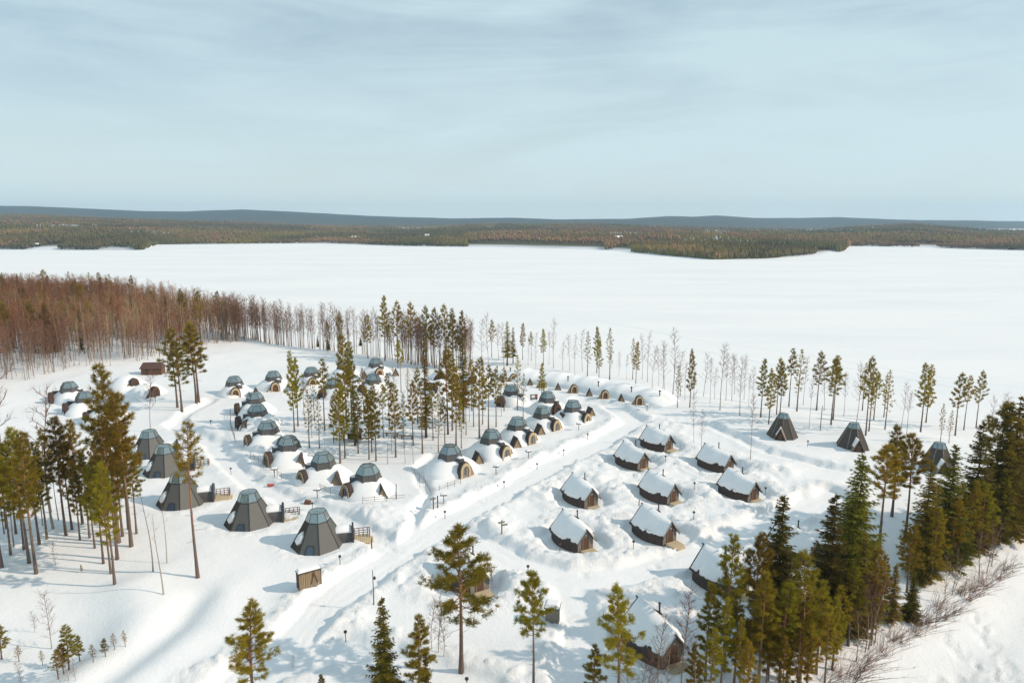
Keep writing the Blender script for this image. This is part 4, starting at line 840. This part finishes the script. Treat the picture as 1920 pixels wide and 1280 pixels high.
R1 = 'snow igloo with glass lantern in the left curved row, '
igloo(690, 898, -43, R1 + 'nearest the road', 'tan', (42, 4.5, 20), 190)
igloo(606, 874, -43, R1 + 'second from the road', 'tan', (42, 4.5, 5), 190)
igloo(542, 844, -46, R1 + 'third from the road', 'tan', (42, 4.5, 5), 195)
igloo(503, 815, -50, R1 + 'fourth from the road', 'tan', (45, 4.6, 0), 200)
igloo(483, 782, -54, R1 + 'fifth from the road', 'dark', (-20, 4.4, -10), 200)
igloo(479, 758, -58, R1 + 'farthest from the road', 'dark', None, 200)
R2 = 'snow igloo with glass lantern in the row along the road, '
for (a, b_, nm, g) in ((844, 862, 'nearest the camera', (122, 6.0, 25)), (921, 833, 'second from the front', (122, 6.0, 25)), (970, 807, 'third from the front', (122, 6.0, 25)), (1017, 782, 'fourth from the front', (122, 6.0, 25)), (1074, 770, 'last and farthest', (122, 5.6, 25))):
    igloo(a, b_, 42, R2 + nm, 'pale', g, -38, wing=1)
igloo(1026, 752, 30, 'snow igloo with dark glass lantern behind the row along the road, right one', 'dark', None, -30)
igloo(959, 740, -40, 'snow igloo with dark glass lantern behind the row along the road, left one', 'dark', None, -30)
R4 = 'snow igloo with glass lantern and pale arched door in the upper row, '
for i, (a, b_) in enumerate(((440, 725), (513, 713), (584, 704), (646, 693), (705, 689))):
    igloo(a, b_, (24, 24, 20, 22, 24)[i], R4 + ('leftmost', 'second from left', 'middle one', 'fourth from left', 'rightmost')[i], 'brown', (65, 7, 10), -40)
igloo(628, 727, -35, 'snow igloo with glass lantern behind the grove, left of two', 'dark', (30, 4.5, 0), 195)
igloo(700, 720, -35, 'snow igloo with glass lantern behind the grove, right of two', 'dark', None, 195)
igloo(131, 736, -48, 'snow igloo with wide glass lantern near the left wood, farther one', 'dark', (-100, 4.8, -80), 5)
igloo(160, 755, -48, 'snow igloo with wide glass lantern near the left wood, nearer one', 'dark', (-100, 4.8, -80), 5)
igloo(200, 772, -48, 'snow igloo half hidden behind the tall left pines', 'dark', (-100, 4.8, -80), None)
igloo(238, 722, 55, 'plain snow igloo with dark doorway left of the brown lodge', 'dark', None, None, False, dz=.8, group='plain snow igloos')
igloo(275, 735, 55, 'plain snow igloo with dark doorway behind the forked birch', 'dark', None, None, False, dz=.8, group='plain snow igloos')
igloo(838, 700, -20, 'plain snow igloo with brown doorway behind the middle pines, left one', 'dark', None, None, False, dz=1.5, group='plain snow igloos')
igloo(893, 708, -15, 'plain snow igloo with brown doorway behind the middle pines, right one', 'dark', None, None, False, dz=1.5, group='plain snow igloos')
igloo(830, 722, -30, 'low snow igloo with two dark openings behind the middle pines', 'dark', (-75, 4.8, -60), None, False, dz=1.5, group='plain snow igloos')

# the long snow hotel mound
def hotel():
    path = [on_plane(a, b_, .5) for a, b_ in ((905, 705), (960, 712), (1020, 719), (1080, 727), (1140, 738), (1200, 750), (1252, 765))]
    o = thing('snow_hotel', 'long low snow mound with a row of arched brown doors', 'snow building', (path[3][0], path[3][1], .3)); ox, oy = path[3]
    t = np.linspace(0, 1, 90); px_ = np.interp(t * 6, range(7), [p[0] for p in path]); py_ = np.interp(t * 6, range(7), [p[1] for p in path]); rings = []
    g = np.random.default_rng(9)
    for i in range(90):
        dx, dy = np.gradient(px_)[i], np.gradient(py_)[i]; L = math.hypot(dx, dy); nx, ny = -dy / L, dx / L
        if ny < 0: nx, ny = -nx, -ny
        e = float(sm(0, 13, min(i, 89 - i))) ** .6; hh = (2.75 + .22 * math.sin(i * .42) + .12 * math.sin(i * 1.1)) * e - .3 * (1 - e); ww = 6.2 * (.55 + .45 * e); rg = []
        for k in range(17):
            s = -1 + 2 * k / 16; z = hh * (1 - abs(s) ** 2.3) ** .8 if abs(s) < 1 else -.7
            rg.append((px_[i] + nx * (s * ww + 3.5) - ox, py_[i] + ny * (s * ww + 3.5) - oy, z + g.normal(0, .04)))
        rings.append(rg)
    loft(rings, False).build('snow_mound', SNOWCAP, o, True)
    for a, b_ in ((963, 716), (1018, 728), (1077, 737), (1135, 748), (1199, 759)):
        x, y = on_plane(a, b_, .4); add_portal(o, (x - ox, y - oy, .1), math.radians(8), 'brown', -1, .84)
    for a, b_ in ((939, 715), (994, 723), (1047, 732), (1106, 743), (1166, 754)):
        x, y = on_plane(a, b_, .4); gb = obj('side_gable', GM[0], o); gb.location = (x - ox, y - oy, .3); gb.scale = (.95, .95, 1.0); obj('gable_roof', GM[1], gb)
    v = MB().tube([(0, 0, -.6), (0, 0, .55)], .13, 8).tube([(0, 0, .55), (0, 0, .8)], [.3, .22], 8).mesh('hotel_vent', METAL)
    for a, b_ in ((932, 690), (957, 693), (1065, 709), (1122, 719), (1184, 729), (1237, 736)):
        x, y = on_plane(a, b_, 3.2); q = obj('roof_vent', v, o); q.location = (x - ox, y - oy, 2.7)
hotel()

# ------------------------------------------------------------------ wooden tipis
def tipi_parts():
    M = {}; n = 8; off = math.radians(-90 + 8); k = (3.35, -.4, 1.25, 4.1, n, off); M['k'] = k
    TW = mat('tipi boards', (.12, .10, .085), .85, noise=(1.6, .6, (.065, .055, .048)), wave=(1.4, 'X', (.035, .028, .025)))
    M['panels'] = [f.mesh('tipi_panel', TW) for f in facets(*k, .03, .08)]
    M['trim'] = frame_edges(3.37, -.4, 1.27, 4.1, n, off, .08, False, True).mesh('tipi_trim', GREYWOOD)
    M['panes'] = [f.mesh('tipi_pane', GLASS) for f in facets(1.24, 4.14, .88, 4.95, n, off, .03, .03)]
    M['gf'] = frame_edges(1.26, 4.13, .9, 4.96, n, off, .04).mesh('tipi_glass_frame', FRAME)
    M['top'] = MB().add(ring(.87, 4.97, n, off) + [Vector((0, 0, 5.1))], [(j, (j + 1) % n, n) for j in range(n)]).mesh('tipi_roof_pane', GLASS)
    M['front'] = MB().hexa([(-1.15, -3.3, -.4), (1.15, -3.3, -.4), (0, -3.3, 2.35)], [(-1.15, -3.38, -.4), (1.15, -3.38, -.4), (0, -3.38, 2.35)]).mesh('tipi_entrance', SHINGLE)
    b = MB().slab([(0, -1.0, 2.5), (-1.35, -1.0, -.4), (-1.35, -3.6, -.4), (0, -3.6, 2.5)], -.1); b.slab([(1.35, -1.0, -.4), (0, -1.0, 2.5), (0, -3.6, 2.5), (1.35, -3.6, -.4)], -.1); M['eroof'] = b.mesh('tipi_entrance_roof', GREYWOOD)
    b = MB().hexa([(-.02, -3.5, 2.5), (-.02, -1.6, 2.5), (-.8, -1.8, .95), (-.8, -3.4, .95)], [(-.1, -3.5, 2.72), (-.1, -1.6, 2.72), (-.95, -1.9, 1.1), (-.95, -3.3, 1.1)]); M['esnow'] = b.mesh('tipi_entrance_snow', SNOWCAP, True)
    M['door'] = MB().box((0, -3.4, .6), (.75, .06, 1.6)).mesh('tipi_door', BROWNWOOD)
    return M
TM = tipi_parts()
for i, (a, b_, rz, lab) in enumerate(((1466, 819, -28, 'wooden tipi with glass crown, left one with entrance turned aside'), (1598, 838, -8, 'wooden tipi with glass crown and snowy entrance roof, middle one'), (1757, 878, -15, 'wooden tipi with glass crown half hidden by dark spruces'))):
    x, y = on_plane(a, b_, .3); o = thing('wooden_tipi', lab, 'tipi', (x, y, zat(x, y) - .05), math.radians(rz), 'wooden tipis with glass crowns')
    for m in TM['panels']: obj('wall_panel', m, o)
    for m in TM['panes']: obj('glass_pane', m, o)
    obj('corner_trim', TM['trim'], o); gf = obj('glass_frame', TM['gf'], o); obj('roof_pane', TM['top'], gf)
    e = obj('entrance', TM['front'], o); obj('entrance_roof', TM['eroof'], e); obj('entrance_snow', TM['esnow'], e); obj('door', TM['door'], o)

# ------------------------------------------------------------------ sheds, boards, posts and lamps
def box_thing(name, label, cat, px, py, rz, group=None):
    x, y, z = P(px, py); return thing(name, label, cat, (x, y, z), math.radians(rz), group)
o = box_thing('plank_enclosure', 'upright plank enclosure with snow on top beside the road', 'enclosure', 580, 1098, 33)
b = MB()
for i in range(10): b.box((-1.2 + i * .265, -.42 - (.02 if i % 2 else 0), .85), (.235, .06, 1.9 + .06 * (i % 3)))
b.build('front_boards', TANW, o)
q = MB(); q.slab([(.05, -.5, .25), (.25, -.5, .25), (.55, -.5, 1.7), (.35, -.5, 1.7)], .05); q.slab([(.8, -.5, .25), (.98, -.5, .25), (.6, -.5, 1.7), (.42, -.5, 1.7)], .05); q.build('cross_braces', BROWNWOOD, o)
MB().box((-1.36, 0, .9), (.12, .95, 2.05)).build('side_wall', DARKWOOD, o); MB().box((1.36, 0, .9), (.12, .95, 2.05)).build('side_wall', DARKWOOD, o); MB().box((0, .42, .9), (2.6, .08, 2.0)).build('back_wall', DARKWOOD, o)
MB().box((0, 0, 1.97), (2.95, 1.15, .1)).build('roof', ROOFB, o); MB().hexa([(-1.42, -.5, 2.02), (1.42, -.5, 2.02), (1.42, .5, 2.02), (-1.42, .5, 2.02)], [(-1.25, -.36, 2.42), (1.25, -.36, 2.36), (1.25, .36, 2.36), (-1.25, .36, 2.42)]).build('roof_snow', SNOWCAP, o)
o = box_thing('plank_shed', 'small grey plank shed with snow on top behind the ragged pine', 'shed', 1036, 1163, -12)
b = MB()
for i in range(7): b.box((-.66 + i * .22, -.55 - (.02 if i % 2 else 0), .85), (.2, .06, 2.0))
b.build('front_boards', GREYWOOD, o); MB().box((0, 0, .8), (1.5, 1.04, 1.9)).build('body', DARKWOOD, o)
MB().hexa([(-.9, -.75, 1.8), (.9, -.75, 1.8), (.9, .7, 1.95), (-.9, .7, 1.95)], [(-.9, -.75, 1.9), (.9, -.75, 1.9), (.9, .7, 2.05), (-.9, .7, 2.05)]).build('roof', ROOFB, o)
MB().hexa([(-.85, -.7, 1.91), (.85, -.7, 1.91), (.85, .66, 2.06), (-.85, .66, 2.06)], [(-.6, -.5, 2.3), (.6, -.5, 2.3), (.6, .5, 2.4), (-.6, .5, 2.4)]).build('roof_snow', SNOWCAP, o)
o = box_thing('brown_lodge', 'low red-brown lodge at the edge of the left wood', 'lodge', 284, 703, 8)
MB().box((0, 1.6, .9), (5.6, 3.2, 2.2)).build('wall', BROWNWOOD, o); MB().hexa([(-3.2, -.3, 1.9), (3.2, -.3, 1.9), (3.2, 3.5, 1.9), (-3.2, 3.5, 1.9)], [(-2.6, 1.5, 3.5), (2.6, 1.5, 3.5), (2.6, 1.7, 3.5), (-2.6, 1.7, 3.5)]).build('roof', ROOFRED, o); MB().box((-1.2, -.03, .7), (.9, .06, 1.7)).build('door', DARKWOOD, o)
o = box_thing('log_shelter', 'low brown log shelter with snowy roof among the village pines', 'shelter', 661, 826, -15)
for k, (cx, cy) in enumerate(((-1.5, -.9), (1.5, -.9), (-1.5, .9), (1.5, .9))): MB().box((cx, cy, .9), (.2, .2, 1.9)).build('post', BROWNWOOD, o)
MB().box((0, .92, .8), (2.9, .12, 1.5)).build('back_wall', BROWNWOOD, o); MB().hexa([(-2, -1.4, 1.8), (2, -1.4, 1.8), (2, 1.4, 1.8), (-2, 1.4, 1.8)], [(-2, -.1, 2.9), (2, -.1, 2.9), (2, .1, 2.9), (-2, .1, 2.9)]).build('roof', BROWNWOOD, o); MB().hexa([(-1.9, -1.2, 2.05), (1.9, -1.2, 2.05), (1.9, 1.2, 2.05), (-1.9, 1.2, 2.05)], [(-1.7, -.2, 3.12), (1.7, -.2, 3.12), (1.7, .2, 3.12), (-1.7, .2, 3.12)]).build('roof_snow', SNOWCAP, o)
for i, (a, b_, L, lab) in enumerate(((680, 828, 3.4, 'long log bench beside the log shelter'), (748, 822, 2.8, 'log bench in the village grove, left of two'), (763, 823, 3.0, 'log bench in the village grove, right of two'), (735, 818, 3.2, 'low log rail between the village pines'))):
    o = box_thing('log_bench', lab, 'bench', a, b_, 8 - 6 * i); MB().tube([(-L / 2, 0, .75), (L / 2, 0, .75)], .14, 7).build('seat', TANW, o)
    for s in (-1, 1): MB().box((s * L * .36, 0, .3), (.22, .24, .9)).build('leg', BROWNWOOD, o)
# round lamps on short posts
post = MB().tube([(0, 0, -.5), (0, 0, 1.05)], .045, 6).mesh('lamp_post', METAL); head = MB().tube([(0, 0, 1.0), (0, 0, 1.08), (0, 0, 1.26), (0, 0, 1.34)], [.08, .19, .19, .07], 8).mesh('lamp_head', METAL)
LPX = [(585, 936, 'behind the nearest grey glass cabin'), (637, 1043, 'beside the nearest grey glass cabin'), (834, 951, 'by the double signpost'), (945, 896, 'between road and nearest roadside igloo door'), (1007, 863, 'between road and second roadside igloo door'), (1057, 838, 'at the road bend opposite the back huts'), (1102, 812, 'by the last roadside igloo'), (1248, 857, 'in front of the farthest hut'), (1302, 911, 'between the middle and right-hand huts'), (1301, 965, 'right of the middle hut'), (1050, 1022, 'left of the front left hut'), (1188, 1013, 'left of the front right hut'), (1515, 827, 'between the two clear tipis'), (1436, 908, 'behind the nearer right-hand hut'), (990, 1073, 'above the ragged pine'), (647, 1172, 'on the bank at the road fork'), (875, 1258, 'at the foot of the lone wide pine'), (432, 872, 'on the mound by the left curved row'), (395, 791, 'on open snow near the upper left path'), (291, 747, 'below the plain igloo doors'), (327, 832, 'beside the farthest cabin deck')]
for a, b_, w in LPX:
    x, y = on_plane(a, b_, 1.6); z = zat(x, y); o = thing('path_lamp', 'short black path lamp ' + w, 'lamp', (x, y, z), 0, 'black path lamps'); obj('post', post, o); obj('lamp_head', head, o)
# roofed info boards on posts
bp = MB().box((0, 0, .5), (.1, .1, 1.9)).mesh('board_post', DARKWOOD); bt = MB().hexa([(-.55, -.4, 1.35), (.55, -.4, 1.35), (.55, .4, 1.35), (-.55, .4, 1.35)], [(-.5, -.35, 1.5), (.5, -.35, 1.5), (.5, .35, 1.5), (-.5, .35, 1.5)]).mesh('board_table', DARKWOOD); bs = MB().hexa([(-.5, -.36, 1.51), (.5, -.36, 1.51), (.5, .36, 1.51), (-.5, .36, 1.51)], [(-.3, -.2, 1.74), (.3, -.2, 1.74), (.3, .2, 1.74), (-.3, .2, 1.74)]).mesh('board_snow', SNOWCAP)
for a, b_, w in ((832, 943, 'nearest the double signpost'), (930, 888, 'by the second roadside igloo'), (991, 859, 'by the third roadside igloo'), (1085, 806, 'by the last roadside igloo'), (515, 893, 'by the second igloo of the left row'), (595, 932, 'by the nearest igloo of the left row'), (1213, 770, 'beside the last door of the snow hotel')):
    o = box_thing('grill_table', 'snow-capped table on a post ' + w, 'table', a, b_, random.uniform(-20, 20), 'snow-capped tables on posts'); obj('post', bp, o); obj('table_top', bt, o); obj('snow_cap', bs, o)
# signposts and poles
for a, b_, lab, arms in ((813, 966, 'wooden signpost with one arm, left of the pair by the road', 1), (821, 963, 'plain wooden post, right of the pair by the road', 0), (941, 1000, 'wooden signpost with two arms between road and front huts', 2)):
    o = box_thing('signpost', lab, 'signpost', a, b_, 20); MB().tube([(0, 0, -.4), (0, 0, 2.0)], .09, 7).build('post', DARKWOOD, o)
    for k in range(arms): MB().box((.35 if k else -.1, -.11, 1.75 - .45 * k), (1.0, .05, .26)).build('sign_arm', GREYWOOD, o)
for a, b_, h_, lab in ((697, 1028, 1.7, 'dark post on the snow bank by the nearest grey cabin'), (1198, 948, 1.0, 'short dark post between the middle row huts'), (1538, 806, 5.4, 'broken bare trunk standing between the two clear tipis'), (743, 935, 2.6, 'thin pole on the snow by the nearest left row igloo')):
    x, y, z = P(a, b_); o = MB().tube([(0, 0, -.4), (0, 0, h_ * .6), (.06, 0, h_)], [.09, .08, .06], 6).build('wooden_post', DARKWOOD); o.location = (x, y, z); tag(o, lab, 'post')
x, y, z = P(701, 1133); o = thing('lamp_pole', 'tall thin black lamp pole on the bank of the road', 'lamp pole', (x, y, z)); MB().tube([(0, 0, -.4), (0, 0, 4.4)], [.07, .04], 7).build('pole', METAL, o); MB().tube([(0, 0, 3.4), (.18, 0, 3.5)], .03, 5).build('arm', METAL, o); MB().tube([(.2, 0, 3.62), (.2, 0, 3.3)], [.1, .17], 8).build('lamp_head', METAL, o)
# stick fences along the igloo rows
def fence(pts, label, gap=1.5):
    w = [P(a, b_) for a, b_ in pts]; o = thing('stick_fence', label, 'fence', w[0], 0, 'stick fences'); rails = [Vector(p) - Vector(w[0]) for p in w]
    r = MB()
    for zz in (.55, .95): r.tube([p + Vector((0, 0, zz)) for p in rails], .035, 4)
    r.build('rail', GREYWOOD, o)
    for i in range(len(rails) - 1):
        L = (rails[i + 1] - rails[i]).length; n = max(1, int(L / gap))
        for k in range(n): q = obj('fence_post', FP, o); q.location = rails[i].lerp(rails[i + 1], k / n); q.rotation_euler = (random.uniform(-.1, .1), random.uniform(-.1, .1), 0)
FP = MB().tube([(0, 0, -.3), (0, 0, 1.2)], .04, 5).mesh('fence_post', GREYWOOD)
fence([(864, 907), (840, 916), (808, 928), (795, 905), (770, 882)], 'stick fence round the nearest roadside igloo')
fence([(470, 858), (500, 876), (528, 898), (548, 902)], 'stick fence along the middle of the left igloo row')
fence([(600, 918), (620, 927), (640, 933)], 'stick fence beside the nearest left row igloo')
fence([(680, 944), (725, 940), (760, 938)], 'stick fence right of the nearest left row igloo')
fence([(432, 775), (433, 800), (442, 832)], 'stick fence at the back of the left igloo row')
# small odds and ends
x, y, z = P(509, 911); o = MB().hexa([(-.5, -.25, 0), (.5, -.25, 0), (.5, .25, 0), (-.5, .25, 0)], [(-.75, -.32, .3), (.6, -.32, .25), (.6, .32, .25), (-.75, .32, .3)]).build('pulk_sled', REDPL); o.location = (x, y, z + .05); tag(o, 'small red sled lying on the snow below the left igloo row', 'sled')
x, y, z = P(577, 944); o = MB().hexa([(-.6, -.5, -.3), (.6, -.5, -.3), (.6, .5, -.3), (-.6, .5, -.3)], [(-.45, -.3, .55), (.45, -.3, .4), (.45, .4, .45), (-.45, .4, .6)]).build('wooden_crate', BROWNWOOD); o.location = (x, y, z); tag(o, 'brown wooden crate half buried behind the nearest grey cabin', 'crate')
o = box_thing('info_board', 'small dark board with white panel and red mark by the back igloos', 'sign', 1001, 750, 10); MB().box((0, 0, .9), (1.9, .12, 1.3)).build('board', METAL, o); MB().box((-.2, -.09, 1.0), (.9, .04, .7)).build('panel', WHITEP, o); MB().box((.55, -.09, 1.05), (.5, .04, .5)).build('red_mark', REDPL, o)
MB().box((-.7, 0, .1), (.1, .1, 1)).build('post', METAL, o); MB().box((.7, 0, .1), (.1, .1, 1)).build('post', METAL, o)

# ------------------------------------------------------------------ cottages on the far shore
def cottage(px, py, L, D, H, label, wallm, snow=True, up=0):
    d = depth_of(py, LAKE_Z); d = max(d, float(np.interp(px, pxs, DS)) + 12) + up; x = az_x(px) * d / cp; z = float(land_z(np.array([px]), np.array([d]))[0])
    o = thing('shore_cottage', label, 'cottage', (x, d, z), random.uniform(-.3, .3), 'cottages on the far shore')
    MB().box((0, 0, H * .45), (L, D, H * 1.3)).build('wall', wallm, o)
    MB().hexa([(-L * .56, -D * .62, H), (L * .56, -D * .62, H), (L * .56, D * .62, H), (-L * .56, D * .62, H)], [(-L * .56, -.1, H + D * .45), (L * .56, -.1, H + D * .45), (L * .56, .1, H + D * .45), (-L * .56, .1, H + D * .45)]).build('roof', SNOWCAP if snow else ROOFB, o)
    MB().box((-L * .2, -D / 2 - .04, H * .55), (1.2, .06, 1.2)).build('window', WINDOW, o)
for q in ((603, 452, 9, 6, 3, 'dark lakeside cottage at the left of the far cabins', DARKWOOD), (672, 453, 12, 7, 4, 'largest dark cottage of the far shore cluster', DARKWOOD), (684, 457, 9, 6, 3, 'cottage at the water line right of the largest far one', BROWNWOOD), (697, 456, 8, 6, 3, 'rightmost cottage of the far shore cluster', DARKWOOD), (835, 461, 7, 6, 3, 'small dark cottage right of the white house', DARKWOOD), (805, 452, 12, 7, 5, 'white house in a clearing on the far shore', WHITEP), (1155, 459, 17, 9, 5, 'long white-roofed house above the far shore', GREYWOOD), (42, 467, 8, 6, 3, 'small cottage at the far left shore', DARKWOOD), (90, 467, 9, 6, 3, 'snow-roofed boathouse on the far left shore', DARKWOOD), (198, 466, 8, 6, 3, 'pale cottage on the far left shore', TANW), (1875, 468, 9, 6, 3, 'cottage on the far right shore', DARKWOOD)):
    cottage(*q, up=(60 if 'above' in q[5] or 'clearing' in q[5] else 0))

# ------------------------------------------------------------------ tracks driven across the lake ice
def track(pts, w=.8, h=.06):
    q = [on_plane(a, b_, LAKE_Z) for a, b_ in pts]; n = 70; t = np.linspace(0, len(q) - 1, n); xs = np.interp(t, range(len(q)), [p[0] for p in q]); ys = np.interp(t, range(len(q)), [p[1] for p in q]); rg = []
    for i in range(n): zz = LAKE_Z; rg.append([(xs[i], ys[i] - w, zz - .05), (xs[i], ys[i] - w * .5, zz + h * (.7 + .5 * random.random())), (xs[i], ys[i] + .1, zz + .02), (xs[i], ys[i] + w * .5, zz + h), (xs[i], ys[i] + w, zz - .05)])
    o = structure(loft(rg, False).build('snowmobile_track', SNOWCAP)); return o
for pts in (((900, 583), (1000, 592), (1130, 602), (1300, 636), (1500, 664), (1750, 705), (1925, 728)), ((1010, 600), (1150, 610), (1290, 622)), ((1080, 640), (1300, 655), (1480, 690), (1640, 720)), ((560, 590), (760, 598), (905, 604), (1060, 620)), ((1330, 660), (1560, 685), (1800, 728), (1930, 750))): track(pts)

# ------------------------------------------------------------------ air
hz = MB().box((0, 4900, 100), (26000, 11000, 420)); hzm = bpy.data.materials.new('thin haze'); hzm.use_nodes = True; t = hzm.node_tree; t.nodes.clear()
out = nd(t, 'ShaderNodeOutputMaterial'); pv = nd(t, 'ShaderNodeVolumePrincipled'); pv.inputs['Density'].default_value = 7e-5; pv.inputs['Color'].default_value = (.56, .80, 1.0, 1); pv.inputs['Anisotropy'].default_value = .1
t.links.new(pv.outputs[0], out.inputs['Volume'])
ho = hz.build('haze', hzm); ho['kind'] = 'stuff'; ho['label'] = 'thin pale haze over the far hills'; ho['category'] = 'haze'
